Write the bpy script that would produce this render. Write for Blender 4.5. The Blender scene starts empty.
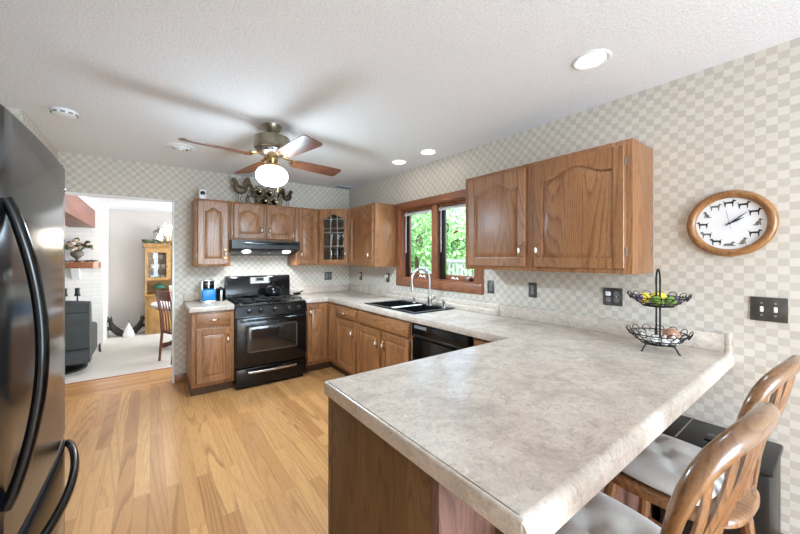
import bpy, bmesh, math, random
from mathutils import Vector, Matrix
PI = math.pi
random.seed(7)
sc = bpy.context.scene
COL = sc.collection

# ------------------------------------------------------------------ camera, world, daylight, exposure
cam_d = bpy.data.cameras.new('camera')
cam = bpy.data.objects.new('camera', cam_d); COL.objects.link(cam)
cam.location = (0, 0, 1.406)
cam.rotation_euler = (PI/2, 0, -0.6414)
cam_d.sensor_width = 36.0
cam_d.lens = 334.73/800*36.0
cam_d.shift_y = -(267-257.9)/800
cam_d.clip_start = 0.02
sc.camera = cam

w = bpy.data.worlds.new('sky'); sc.world = w; w.use_nodes = True
wn = w.node_tree.nodes; wl = w.node_tree.links
bg = wn['Background']
sky = wn.new('ShaderNodeTexSky'); sky.sky_type = 'NISHITA'; sky.sun_disc = False
sky.sun_elevation = math.radians(48); sky.sun_rotation = math.radians(200); sky.air_density = 0.8; sky.dust_density = 2.5
wl.new(sky.outputs[0], bg.inputs[0]); bg.inputs[1].default_value = 0.75

def lamp(name, kind, loc, energy, color=(1, 1, 1), rot=(0, 0, 0), size=1.0, size_y=None, **kw):
    d = bpy.data.lights.new(name, kind); d.energy = energy; d.color = color
    if kind == 'AREA':
        d.size = size
        if size_y: d.shape = 'RECTANGLE'; d.size_y = size_y
    elif kind != 'SUN': d.shadow_soft_size = size
    for k, v in kw.items(): setattr(d, k, v)
    o = bpy.data.objects.new(name, d); COL.objects.link(o); o.location = loc; o.rotation_euler = rot
    return o
# added area lamps stand in for daylight from an unseen patio door and window
lamp('patio_daylight', 'AREA', (1.2, -2.85, 1.25), 108, (0.59, 0.81, 1.0), (PI/2, 0, 0), 2.1, 2.0)
lamp('unseen_fill', 'POINT', (1.15, -1.8, 1.75), 32, (0.60, 0.82, 1.0), size=0.25)  # added fill light behind the camera, no fixture known there
lamp('family_room_daylight', 'AREA', (2.3, 7.0, 1.4), 115, (0.84, 0.92, 1.0), (0, PI/2, 0), 1.6, 2.4)
lamp('sun', 'SUN', (6, -4, 9), 1.9, (1, .96, .88), (math.radians(17.5), math.radians(-31.6), 0))
sc.view_settings.view_transform = 'Standard'
sc.view_settings.look = 'None'
sc.view_settings.exposure = 0.62
sc.view_settings.gamma = 1.0
sc.view_settings.use_curve_mapping = False
sc.cycles.use_denoising = True
sc.cycles.max_bounces = 10
sc.cycles.sample_clamp_indirect = 6

# ------------------------------------------------------------------ materials
def lin(c):
    return tuple((v/255/12.92 if v/255 <= .04045 else ((v/255+.055)/1.055)**2.4) for v in c)+(1.0,)
class NT:
    def __init__(s, name):
        s.m = bpy.data.materials.new(name); s.m.use_nodes = True
        s.t = s.m.node_tree; s.p = s.t.nodes['Principled BSDF']
    def n(s, kind, ins=None, **props):
        x = s.t.nodes.new('ShaderNode'+kind)
        for k, v in props.items(): setattr(x, k, v)
        for k, v in (ins or {}).items(): s.put(x.inputs[k], v)
        return x
    def put(s, sock, v):
        if isinstance(v, bpy.types.NodeSocket): s.t.links.new(v, sock)
        elif isinstance(v, bpy.types.Node): s.t.links.new(v.outputs[0], sock)
        else: sock.default_value = v
    def set(s, **k):
        names = dict(col='Base Color', rough='Roughness', metal='Metallic', normal='Normal', spec='Specular IOR Level', trans='Transmission Weight',
                     coat='Coat Weight', coatr='Coat Roughness', em='Emission Color', es='Emission Strength', ior='IOR', sheen='Sheen Weight')
        for a, v in k.items(): s.put(s.p.inputs[names[a]], v)
        return s
    def ramp(s, fac, stops):
        r = s.n('ValToRGB', {'Fac': fac}); e = r.color_ramp.elements
        while len(e) < len(stops): e.new(.5)
        for i, (p, c) in enumerate(stops): e[i].position = p; e[i].color = c
        return r.outputs[0]
    def mix(s, fac, a, b, mode='MIX'):
        x = s.n('Mix', data_type='RGBA', blend_type=mode)
        s.put(x.inputs[0], fac); s.put(x.inputs[6], a); s.put(x.inputs[7], b)
        return x.outputs[2]
    def bump(s, h, strength=.2, dist=.01):
        return s.n('Bump', {'Height': h, 'Strength': strength, 'Distance': dist}).outputs[0]
    def math(s, op, a, b=0.0):
        x = s.n('Math', operation=op); s.put(x.inputs[0], a); s.put(x.inputs[1], b); return x.outputs[0]
def plain(name, c, rough=.5, metal=0.0, noise=.06, scale=30, **k):
    t = NT(name)
    tc = t.n('TexCoord').outputs['Object']
    nz = t.n('TexNoise', {'Vector': tc, 'Scale': scale, 'Detail': 3.0})
    c = lin(c); d = tuple(x*(1-noise*2) for x in c[:3])+(1,); e = tuple(min(1, x*(1+noise*1.4)) for x in c[:3])+(1,)
    t.set(col=t.ramp(nz.outputs[0], [(.3, d), (.7, e)]), rough=rough, metal=metal, **k)
    return t.m

def oak(name, light, mid, dark, axis='z', rough=.38, coat=.25, scale=1.0):
    t = NT(name)
    tc = t.n('TexCoord').outputs['Object']
    oi = t.n('ObjectInfo').outputs['Random']
    off = t.n('CombineXYZ', {0: t.math('MULTIPLY', oi, 7.3), 1: t.math('MULTIPLY', oi, 3.1), 2: t.math('MULTIPLY', oi, 11.7)}).outputs[0]
    v = t.n('VectorMath', {0: tc, 1: off}, operation='ADD').outputs[0]
    s = {'z': (1, 1, .13), 'x': (.13, 1, 1), 'y': (1, .13, 1)}[axis]
    v = t.n('VectorMath', {0: v, 1: tuple(a*scale for a in s)}, operation='MULTIPLY').outputs[0]
    base = t.n('TexNoise', {'Vector': v, 'Scale': 9.0, 'Detail': 2.0})
    low = t.n('TexNoise', {'Vector': v, 'Scale': 4.2, 'Detail': 1.0, 'Roughness': .35})
    sx = t.n('SeparateXYZ', {0: v}).outputs[{'z': 0, 'x': 2, 'y': 0}[axis]]
    rings = t.math('FRACT', t.math('ADD', t.math('MULTIPLY', low.outputs[0], 26.0), t.math('MULTIPLY', sx, 22.0)))
    wob = t.n('TexNoise', {'Vector': v, 'Scale': 70.0, 'Detail': 2.0})
    fine = t.n('TexNoise', {'Vector': v, 'Scale': 190.0, 'Detail': 3.0, 'Roughness': .7})
    c1 = t.ramp(base.outputs[0], [(.3, lin(mid)), (.7, lin(light))])
    g = t.ramp(rings, [(.0, (.05,)*3+(1,)), (.5, (.12,)*3+(1,)), (.85, (.78,)*3+(1,)), (1, (.10,)*3+(1,))])
    gw = t.math('MULTIPLY', g, t.ramp(wob.outputs[0], [(.3, (.35,)*3+(1,)), (.65, (1, 1, 1, 1))]))
    c2 = t.mix(gw, c1, lin(dark))
    f = t.ramp(fine.outputs[0], [(.38, (.55,)*3+(1,)), (.56, (0, 0, 0, 1))])
    c3 = t.mix(t.math('MULTIPLY', f, .6), c2, lin(dark))
    t.set(col=c3, rough=rough, coat=coat, coatr=.25, normal=t.bump(fine.outputs[0], .12, .002))
    return t.m

M = {}
M['oak'] = oak('cabinet_oak', (170, 119, 76), (146, 97, 59), (94, 55, 30))
M['oak_h'] = oak('cabinet_oak_across', (170, 119, 76), (146, 97, 59), (94, 55, 30), 'x')
M['oak_panel_shaded'] = oak('peninsula_oak_shaded', (124, 88, 50), (108, 74, 40), (80, 52, 27), rough=.6, coat=0, scale=1.6)  # cabinet oak darkened to carry the shade on the end panel
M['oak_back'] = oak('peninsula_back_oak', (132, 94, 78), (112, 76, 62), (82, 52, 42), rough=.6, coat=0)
M['oak_chair'] = oak('stool_oak', (150, 106, 68), (126, 84, 52), (78, 48, 28), rough=.26, coat=.5)
M['oak_bow'] = oak('stool_oak_bent', (142, 100, 62), (120, 81, 48), (94, 60, 34), 'x', rough=.22, coat=.6)
M['window_wood'] = oak('window_wood', (158, 98, 64), (134, 80, 52), (96, 54, 34), 'y')
M['window_wood_v'] = oak('window_wood_upright', (158, 98, 64), (134, 80, 52), (96, 54, 34))
M['clock_wood'] = oak('clock_oak', (176, 126, 74), (150, 102, 56), (104, 66, 34), 'z', rough=.3)
M['pine'] = oak('hutch_pine', (192, 152, 92), (170, 128, 72), (128, 90, 48))
M['beam_wood'] = oak('beam_wood', (150, 92, 70), (120, 70, 54), (84, 48, 38), 'y', rough=.6)
M['mantel_wood'] = oak('mantel_wood', (176, 110, 66), (146, 84, 48), (110, 62, 36), 'x')
M['red_wood'] = oak('cherry_wood', (142, 78, 50), (112, 58, 36), (76, 38, 24), rough=.25)
M['blade_wood'] = oak('fan_blade_wood', (132, 80, 50), (112, 64, 40), (78, 44, 28), 'x', rough=.3)
M['rush'] = plain('toe_kick', (96, 70, 52), .7)

def wallpaper():
    t = NT('checked_wallpaper')
    tc = t.n('TexCoord').outputs['Object']
    s = t.n('SeparateXYZ', {0: tc})
    u = t.math('ADD', s.outputs[0], s.outputs[1])
    v = t.n('CombineXYZ', {0: u, 1: s.outputs[2], 2: .013}).outputs[0]
    nz = t.n('TexNoise', {'Vector': v, 'Scale': 40.0, 'Detail': 2.0})
    vv = t.n('VectorMath', {0: v, 1: t.n('VectorMath', {0: nz.outputs[1], 'Scale': .004}, operation='SCALE').outputs[0]}, operation='ADD').outputs[0]
    ch = t.n('TexChecker', {'Vector': vv, 'Color1': lin((214, 206, 193)), 'Color2': lin((198, 188, 174)), 'Scale': 1/.038})
    ch2 = t.n('TexChecker', {'Vector': v, 'Color1': (1, 1, 1, 1), 'Color2': (.955, .955, .96, 1), 'Scale': .5/.038})
    c = t.mix(1.0, ch.outputs[0], ch2.outputs[0], 'MULTIPLY')
    weave = t.n('TexNoise', {'Vector': v, 'Scale': 260.0, 'Detail': 1.0})
    c = t.mix(t.math('MULTIPLY', weave.outputs[0], .10), c, lin((150, 142, 132)))
    t.set(col=c, rough=.72, spec=.25)
    return t.m
M['paper'] = wallpaper()

def ceiling_mat():
    t = NT('textured_ceiling')
    tc = t.n('TexCoord').outputs['Object']
    a = t.n('TexNoise', {'Vector': tc, 'Scale': 130.0, 'Detail': 3.0, 'Roughness': .6})
    b = t.n('TexVoronoi', {'Vector': tc, 'Scale': 60.0})
    h = t.math('ADD', a.outputs[0], t.math('MULTIPLY', b.outputs[0], .5))
    t.set(col=t.ramp(a.outputs[0], [(.35, lin((222, 223, 226))), (.65, lin((242, 243, 245)))]), rough=.9, spec=.1, normal=t.bump(h, .35, .008))
    return t.m
M['ceiling'] = ceiling_mat()

def floor_mat(name, swap=False):
    t = NT(name)
    tc = t.n('TexCoord').outputs['Object']
    s = t.n('SeparateXYZ', {0: tc})
    if swap: s = t.n('SeparateXYZ', {0: t.n('CombineXYZ', {0: s.outputs[1], 1: s.outputs[0], 2: 0.0}).outputs[0]})
    v = t.n('CombineXYZ', {0: s.outputs[1], 1: s.outputs[0], 2: 0.0}).outputs[0]
    br = t.n('TexBrick', {'Vector': v, 'Color1': (0, 0, 0, 1), 'Color2': (1, 1, 1, 1), 'Mortar': (.5, .5, .5, 1), 'Scale': 1.0, 'Mortar Size': .0011,
                          'Mortar Smooth': .2, 'Bias': 0.0, 'Brick Width': 1.25, 'Row Height': .080}, offset=.37, offset_frequency=2)
    rnd = br.outputs[0]
    rz = t.math('MULTIPLY', rnd, 17.0)
    g = t.n('CombineXYZ', {0: s.outputs[0], 1: t.math('MULTIPLY', s.outputs[1], .065), 2: rz}).outputs[0]
    zig = t.n('TexNoise', {'Vector': t.n('CombineXYZ', {0: s.outputs[0], 1: t.math('MULTIPLY', s.outputs[1], .35), 2: rz}).outputs[0], 'Scale': 130.0, 'Detail': 1.0})
    low = t.n('TexNoise', {'Vector': g, 'Scale': 5.0, 'Detail': 1.0, 'Roughness': .4})
    rings = t.math('FRACT', t.math('ADD', t.math('ADD', t.math('MULTIPLY', low.outputs[0], 17.0), t.math('MULTIPLY', zig.outputs[0], .28)), t.math('MULTIPLY', s.outputs[0], 18.0)))
    fine = t.n('TexNoise', {'Vector': g, 'Scale': 150.0, 'Detail': 3.0})
    base = t.ramp(rnd, [(0.0, lin((170, 117, 68))), (.35, lin((194, 141, 87))), (.7, lin((203, 151, 95))), (1.0, lin((182, 128, 77)))])
    gr = t.ramp(rings, [(.0, (.0,)*3+(1,)), (.6, (.04,)*3+(1,)), (.88, (.62,)*3+(1,)), (1.0, (.05,)*3+(1,))])
    c = t.mix(t.math('MULTIPLY', gr, t.ramp(t.math('FRACT', t.math('MULTIPLY', rnd, 7.0)), [(.2, (.35,)*3+(1,)), (.8, (1, 1, 1, 1))])), base, lin((118, 72, 38)))
    f = t.ramp(fine.outputs[0], [(.36, (.5,)*3+(1,)), (.55, (0, 0, 0, 1))])
    c = t.mix(t.math('MULTIPLY', f, .5), c, lin((148, 98, 56)))
    c = t.mix(t.math('MULTIPLY', br.outputs[1], .55), c, lin((100, 64, 36)))
    t.set(col=c, rough=.33, coat=.15, coatr=.2, normal=t.bump(br.outputs[1], -.15, .002))
    return t.m
M['floor'] = floor_mat('oak_strip_floor'); M['floor_across'] = floor_mat('oak_strip_floor_across', True)

def laminate():
    t = NT('stone_laminate')
    tc = t.n('TexCoord').outputs['Object']
    a = t.n('TexNoise', {'Vector': tc, 'Scale': 7.0, 'Detail': 6.0, 'Roughness': .62, 'Distortion': .8})
    b = t.n('TexNoise', {'Vector': tc, 'Scale': 42.0, 'Detail': 5.0, 'Roughness': .7, 'Distortion': 1.2})
    c = t.ramp(a.outputs[0], [(.32, lin((183, 168, 154))), (.5, lin((200, 185, 170))), (.68, lin((212, 199, 185)))])
    c = t.mix(t.ramp(b.outputs[0], [(.36, (.5,)*3+(1,)), (.5, (0, 0, 0, 1))]), c, lin((162, 150, 140)))
    c = t.mix(t.ramp(b.outputs[0], [(.58, (0, 0, 0, 1)), (.70, (.55,)*3+(1,))]), c, lin((226, 219, 212)))
    ve = t.n('TexNoise', {'Vector': tc, 'Scale': 5.0, 'Detail': 8.0, 'Roughness': .6, 'Distortion': 2.5})
    dv = t.math('ABSOLUTE', t.math('SUBTRACT', ve.outputs[0], .5))
    c = t.mix(t.ramp(dv, [(0.0, (.40,)*3+(1,)), (.014, (0, 0, 0, 1))]), c, lin((140, 127, 117)))
    t.set(col=c, rough=.27, spec=.5, normal=t.bump(b.outputs[0], .03, .002))
    return t.m
M['laminate'] = laminate()

M['black'] = plain('gloss_black_enamel', (10, 10, 11), .13, noise=.02, spec=.4)
M['black_satin'] = plain('satin_black', (22, 22, 23), .38, noise=.03)
M['iron'] = plain('black_iron', (24, 23, 22), .55, .3, noise=.1)
M['dark_glass'] = plain('dark_oven_glass', (30, 27, 25), .06, noise=.02, spec=.8)
M['fridge'] = plain('black_stainless', (26, 27, 29), .17, 0.0, noise=.01, scale=4, spec=.3)
M['fridge_side'] = plain('fridge_side_black', (30, 30, 32), .4, noise=.03)
M['brass'] = plain('brass', (190, 158, 104), .25, 1.0, noise=.05)
M['aged_brass'] = plain('aged_brass', (146, 138, 120), .32, .9, noise=.08)
M['chrome'] = plain('chrome', (214, 214, 216), .14, 1.0, noise=.02)
M['nickel'] = plain('brushed_nickel', (188, 186, 182), .28, 1.0, noise=.03)
M['pewter'] = plain('dark_pewter', (96, 94, 90), .38, .8, noise=.1)
M['porcelain'] = plain('white_porcelain', (240, 234, 222), .2, noise=.01)
M['white'] = plain('white_paint', (236, 236, 236), .5, noise=.015)
M['white_plastic'] = plain('white_plastic', (232, 232, 230), .35, noise=.01)
M['grey_plastic'] = plain('grey_plastic', (120, 120, 120), .4)
M['sink'] = plain('black_composite', (26, 26, 28), .22, noise=.05, scale=200)
M['blue'] = plain('blue_plastic', (14, 122, 182), .3, noise=.02)
M['bronze'] = plain('weathered_bronze', (118, 102, 80), .5, .6, noise=.25, scale=60)
M['rust'] = plain('dark_rust_metal', (70, 56, 46), .55, .4, noise=.25, scale=60)
M['wine'] = plain('dark_bottle_glass', (34, 26, 26), .1, noise=.05)
M['cushion'] = plain('grey_cushion_fabric', (202, 198, 192), .95, noise=.04, scale=220, sheen=.3)
M['recliner'] = plain('charcoal_leather', (66, 70, 72), .5, noise=.06, scale=12)
M['far_wall'] = plain('greige_paint', (196, 189, 184), .8, noise=.012, scale=3)
M['carpet'] = plain('pale_carpet', (214, 209, 200), .98, noise=.07, scale=260)
M['brick'] = None
M['yellow'] = plain('lemon_skin', (232, 206, 60), .45, noise=.06)
M['green'] = plain('lime_skin', (112, 150, 44), .45, noise=.12)
M['purple'] = plain('purple_plum', (110, 84, 120), .4, noise=.1)
M['garlic'] = plain('garlic_skin', (236, 230, 222), .6, noise=.06)
M['onion'] = plain('brown_onion_skin', (184, 134, 104), .35, noise=.1)
M['black_ink'] = plain('black_print', (34, 33, 33), .6, noise=.2)
M['grey_ink'] = plain('grey_print', (120, 112, 106), .6, noise=.3, scale=80)
M['lawn'] = plain('lawn_green', (96, 140, 66), .95, noise=.2, scale=8)
M['bark'] = plain('bark', (92, 76, 62), .9, noise=.2)
M['fence'] = plain('grey_fence', (176, 178, 180), .7)
M['siding'] = plain('white_siding', (232, 232, 232), .7)
M['petal'] = plain('cream_petals', (224, 196, 178), .7, noise=.2)
M['leaf_dark'] = plain('dark_leaf', (70, 84, 52), .7, noise=.25)
M['moss'] = plain('brown_twigs', (88, 66, 44), .8, noise=.2)
M['ceramic_green'] = plain('green_glaze', (52, 104, 84), .25)
M['zinc'] = plain('aged_zinc', (128, 122, 112), .5, .5)
M['charcoal_fur'] = plain('charcoal_cloth', (54, 50, 46), .9, noise=.2)
M['pale_cloth'] = plain('pale_cloth', (226, 224, 220), .9, noise=.05)
M['red'] = plain('red_glass', (176, 40, 40), .2)
M['dish_green'] = plain('green_dish', (90, 140, 120), .25)

def brick_white():
    t = NT('white_painted_brick')
    tc = t.n('TexCoord').outputs['Object']
    s = t.n('SeparateXYZ', {0: tc})
    v = t.n('CombineXYZ', {0: t.math('ADD', s.outputs[0], s.outputs[1]), 1: s.outputs[2], 2: 0.0}).outputs[0]
    br = t.n('TexBrick', {'Vector': v, 'Color1': lin((236, 235, 231)), 'Color2': lin((232, 230, 226)), 'Mortar': lin((226, 223, 218)), 'Scale': 1.0, 'Mortar Size': .006, 'Brick Width': .21, 'Row Height': .072})
    t.set(col=br.outputs[0], rough=.7, normal=t.bump(br.outputs[1], -.3, .006))
    return t.m
M['brick'] = brick_white()

def glass_mat(name, tint=(1, 1, 1, 1), fac=.08):
    t = NT(name); nt = t.t
    tr = t.n('BsdfTransparent', {0: tint}); gl = t.n('BsdfGlossy', {1: .03})
    mx = t.n('MixShader', {0: fac, 1: tr, 2: gl})
    nt.links.new(mx.outputs[0], nt.nodes['Material Output'].inputs[0])
    return t.m
M['glass'] = glass_mat('window_glass')
M['glass_ware'] = glass_mat('glassware', (.86, .9, .9, 1), .16)
M['cabinet_glass'] = glass_mat('cabinet_glass', (.9, .92, .93, 1), .05)

def glow(name, c, s):
    t = NT(name); t.set(col=c, em=c, es=s, rough=.4); return t.m
M['globe'] = glow('lit_opal_globe', (1, .96, .9, 1), 5.0)
M['bulb'] = glow('lit_lamp_lens', (1, .97, .92, 1), 9.0)
M['flame'] = glow('lit_candle_bulb', (1, .93, .8, 1), 14.0)

def leaf_mat(name, c):
    t = NT(name)
    oi = t.n('TexNoise', {'Vector': t.n('TexCoord').outputs['Object'], 'Scale': 3.0})
    a = lin(c); b = tuple(min(1, x*1.9+.06) for x in a[:3])+(1,)
    t.set(col=t.ramp(oi.outputs[0], [(.35, a), (.65, b)]), rough=.6)
    return t.m
M['leaf_a'] = leaf_mat('leaf_green', (112, 160, 96))
M['leaf_b'] = leaf_mat('leaf_bluegreen', (136, 176, 140))

# ------------------------------------------------------------------ mesh helpers
class MB:
    def __init__(s): s.bm = bmesh.new(); s.mi = 0
    def _mark(s, before):
        for f in s.bm.faces:
            if f not in before: f.material_index = s.mi
    def box(s, x0, x1, y0, y1, z0, z1, bev=0.0, seg=2, mi=None):
        mi = s.mi if mi is None else mi
        r = bmesh.ops.create_cube(s.bm, size=1.0)
        for v in r['verts']:
            v.co = Vector((x0+(v.co.x+.5)*(x1-x0), y0+(v.co.y+.5)*(y1-y0), z0+(v.co.z+.5)*(z1-z0)))
        fs = {f for v in r['verts'] for f in v.link_faces}
        for f in fs: f.material_index = mi
        if bev > 0:
            es = {e for v in r['verts'] for e in v.link_edges}
            o = bmesh.ops.bevel(s.bm, geom=list(es), offset=bev, segments=seg, affect='EDGES', profile=.5, clamp_overlap=True)
            for f in o['faces']: f.material_index = mi
        return s
    def loops(s, rings, cap0=True, cap1=True, closed=True, ring_closed=False):
        vs = [[s.bm.verts.new(p) for p in r] for r in rings]
        n = len(vs[0]); R = len(vs)
        for i in range(R if ring_closed else R-1):
            a, b = vs[i], vs[(i+1) % R]
            for j in range(n if closed else n-1):
                k = (j+1) % n
                try: f = s.bm.faces.new((a[j], a[k], b[k], b[j])); f.material_index = s.mi
                except ValueError: pass
        if not ring_closed:
            if cap0: f = s.bm.faces.new(vs[0][::-1]); f.material_index = s.mi
            if cap1: f = s.bm.faces.new(vs[-1]); f.material_index = s.mi
        return s
    def tube(s, pts, r, seg=10, closed=False, flat=None, up=None):
        """sweep; r a number or a list; flat=(a,b) an oval cross-section, 'up' the direction the first axis leans to"""
        pts = [Vector(p) for p in pts]; n = len(pts); rings = []
        prev = None
        for i, p in enumerate(pts):
            if closed: t = pts[(i+1) % n]-pts[i-1]
            else: t = pts[min(i+1, n-1)]-pts[max(i-1, 0)]
            t.normalize()
            if prev is None:
                ref = Vector(up) if up else (Vector((0, 0, 1)) if abs(t.z) < .9 else Vector((1, 0, 0)))
            else: ref = prev
            a = ref-t*ref.dot(t)
            if a.length < 1e-6: a = t.orthogonal()
            a.normalize(); b = t.cross(a); prev = a
            ra, rb = flat if flat else ((r[i],)*2 if isinstance(r, (list, tuple)) else (r, r))
            if flat and isinstance(r, (list, tuple)): ra *= r[i]; rb *= r[i]
            rings.append([p+a*ra*math.cos(2*PI*k/seg)+b*rb*math.sin(2*PI*k/seg) for k in range(seg)])
        return s.loops(rings, ring_closed=closed)
    def lathe(s, prof, c=(0, 0, 0), seg=24, axis='z', cap=True):
        c = Vector(c); rings = []
        for r, h in prof:
            ring = []
            for k in range(seg):
                a = 2*PI*k/seg; x, y = r*math.cos(a), r*math.sin(a)
                q = {'z': (x, y, h), 'x': (h, x, y), 'y': (y, h, x)}[axis]
                ring.append(c+Vector(q))
            rings.append(ring)
        return s.loops(rings, cap0=cap, cap1=cap)
    def prism(s, poly, lo, hi, axis='z'):
        def q(p, h): return {'z': (p[0], p[1], h), 'y': (p[0], h, p[1]), 'x': (h, p[0], p[1])}[axis]
        return s.loops([[q(p, lo) for p in poly], [q(p, hi) for p in poly]])
    def ell(s, c, r, seg=14, rings=9):
        prof = []
        for i in range(1, rings):
            a = PI*i/rings; prof.append((math.sin(a), -math.cos(a)))
        rr = [[(c[0]+r[0]*p*math.cos(2*PI*k/seg), c[1]+r[1]*p*math.sin(2*PI*k/seg), c[2]+r[2]*h) for k in range(seg)] for p, h in prof]
        return s.loops(rr)
    def xf(s, m):
        bmesh.ops.transform(s.bm, matrix=m, verts=s.bm.verts); return s
    def build(s, name, mats, parent=None, smooth=35, loc=(0, 0, 0), rot=(0, 0, 0)):
        bmesh.ops.recalc_face_normals(s.bm, faces=s.bm.faces)
        me = bpy.data.meshes.new(name); s.bm.to_mesh(me); s.bm.free()
        for m in (mats if isinstance(mats, (list, tuple)) else [mats]):
            me.materials.append(M[m] if isinstance(m, str) else m)
        if smooth:
            for p in me.polygons: p.use_smooth = True
            me.set_sharp_from_angle(angle=math.radians(smooth))
        return put(name, me, parent, loc, rot)
def put(name, me, parent=None, loc=(0, 0, 0), rot=(0, 0, 0)):
    o = bpy.data.objects.new(name, me); COL.objects.link(o)
    o.location = loc; o.rotation_euler = rot
    if parent: o.parent = parent
    return o
def tag(o, label=None, cat=None, group=None, kind=None):
    if label: o['label'] = label
    if cat: o['category'] = cat
    if group: o['group'] = group
    if kind: o['kind'] = kind
    return o
def thing(name, label, cat, loc=(0, 0, 0), rz=0.0, group=None):
    o = bpy.data.objects.new(name, None); COL.objects.link(o)
    o.empty_display_size = .1
    o.location = loc; o.rotation_euler = (0, 0, rz)
    return tag(o, label, cat, group)
def struct(o): o['kind'] = 'structure'; return o
def dup(o, loc=None, rz=None, label=None, parent=None):
    c = o.copy(); COL.objects.link(c)
    if parent: c.parent = parent
    if loc is not None: c.location = loc
    if rz is not None: c.rotation_euler = (c.rotation_euler[0], c.rotation_euler[1], rz)
    if label: c['label'] = label
    for ch in list(o.children): dup(ch, parent=c)
    return c

# ------------------------------------------------------------------ room shell
A, B, H = 2.417, 4.527, 2.43          # right wall x, back wall y, ceiling z
DX0, DX1, DH = -.70, .215, 2.046     # doorway to the family room
XL, YJ, XLL = -.706, 3.415, -1.12     # jogged left wall
YF = -3.0
FZ = -.2                              # sunken family room floor
YFAR = 9.25

m = MB(); m.box(XLL-.1, A+.14, YF-.1, B+.06, -.06, 0); struct(m.build('floor', 'floor'))
m = MB(); m.box(XLL-.1, A+.14, B+.06, 5.2, -.06, 0); struct(m.build('floor_threshold', 'floor_across'))
m = MB(); m.box(-2.6, 2.7, YF-.1, YFAR+.1, H, H+.08); struct(m.build('ceiling', 'ceiling'))
m = MB()
m.box(XL-.45, DX0, B, B+.12, 0, H); m.box(DX1, A+.14, B, B+.12, 0, H); m.box(DX0, DX1, B, B+.12, DH, H)
struct(m.build('wall_back', 'paper', smooth=0))
WY0, WY1, WZ0, WZ1 = 2.06, 3.20, 1.165, 1.985     # window opening in the right wall
m = MB()
m.box(A, A+.14, YF, WY0, 0, H); m.box(A, A+.14, WY1, B, 0, H); m.box(A, A+.14, WY0, WY1, 0, WZ0); m.box(A, A+.14, WY0, WY1, WZ1, H)
struct(m.build('wall_right', 'paper', smooth=0))
m = MB(); m.box(XLL-.1, XL, YJ, B, 0, H); m.box(XLL-.1, XLL, YF, YJ, 0, H); struct(m.build('wall_left', 'paper', smooth=0))
m = MB()
m.box(XLL-.1, -.5, YF-.1, YF, 0, H); m.box(2.3, A+.14, YF-.1, YF, 0, H); m.box(-.5, 2.3, YF-.1, YF, 2.25, H)
struct(m.build('wall_front', 'paper', smooth=0))
m = MB(); m.box(-.5, 2.3, YF-.06, YF-.05, 0, 2.25); struct(m.build('window_2', 'glass', smooth=0))
# doorway lining
m = MB(); m.box(DX0-.002, DX0+.014, B-.004, B+.124, 0, DH, .003); m.box(DX1-.014, DX1+.002, B-.004, B+.124, 0, DH, .003)
m.box(DX0, DX1, B-.004, B+.124, DH-.014, DH+.002, .003)
struct(m.build('trim_1', 'white'))
m = MB(); m.box(DX1+.004, .33, B-.016, B, 0, .095, .005); struct(m.build('baseboard_back', 'oak_h'))
m = MB(); m.box(A-.016, A, YF, .62, 0, .095, .005); struct(m.build('baseboard_right', 'window_wood'))

# window over the sink: casing, jamb, mullion, sashes, panes
win = thing('window_1', None, None, (0, 0, 0)); struct(win)
cx0, cx1 = A-.022, A+.0
m = MB(); m.box(cx0, cx1, WY1-.0, WY1+.088, 1.078, 2.057, .006); m.box(cx0, cx1, WY0-.088, WY0, 1.078, 2.057, .006)
m.build('casing', 'window_wood_v', win)
m = MB(); m.box(cx0-.002, cx1, WY0-.09, WY1+.09, WZ1, 2.060, .006); m.box(cx0-.002, cx1, WY0-.09, WY1+.09, 1.075, WZ0, .006)
m.build('casing', 'window_wood', win)
m = MB(); t_ = .016
m.box(A-.01, A+.13, WY1-t_, WY1, WZ0, WZ1); m.box(A-.01, A+.13, WY0, WY0+t_, WZ0, WZ1)
m.box(A-.01, A+.13, WY0, WY1, WZ1-t_, WZ1); m.box(A-.012, A+.13, WY0, WY1, WZ0, WZ0+t_)
ym = (WY0+WY1)/2
m.box(A-.004, A+.12, ym-.04, ym+.04, WZ0, WZ1, .004)
m.build('jamb', 'window_wood_v', win)
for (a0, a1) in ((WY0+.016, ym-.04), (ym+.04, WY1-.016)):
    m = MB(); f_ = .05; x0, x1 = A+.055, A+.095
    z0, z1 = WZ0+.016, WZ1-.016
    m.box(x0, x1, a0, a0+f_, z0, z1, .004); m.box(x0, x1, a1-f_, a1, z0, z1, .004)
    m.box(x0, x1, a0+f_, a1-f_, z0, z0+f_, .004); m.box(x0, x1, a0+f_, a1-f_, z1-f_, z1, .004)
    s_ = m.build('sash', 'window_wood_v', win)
    m = MB(); m.box(x0-.012, x0, a1-.075, a1, z0, z1, .002); m.build('shade_strip', 'black_satin', s_)  # black strip standing in for shade on the inner stile
    m = MB(); m.box(x0+.016, x0+.022, a0+f_, a1-f_, z0+f_, z1-f_); m.build('pane', 'glass', s_)

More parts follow.
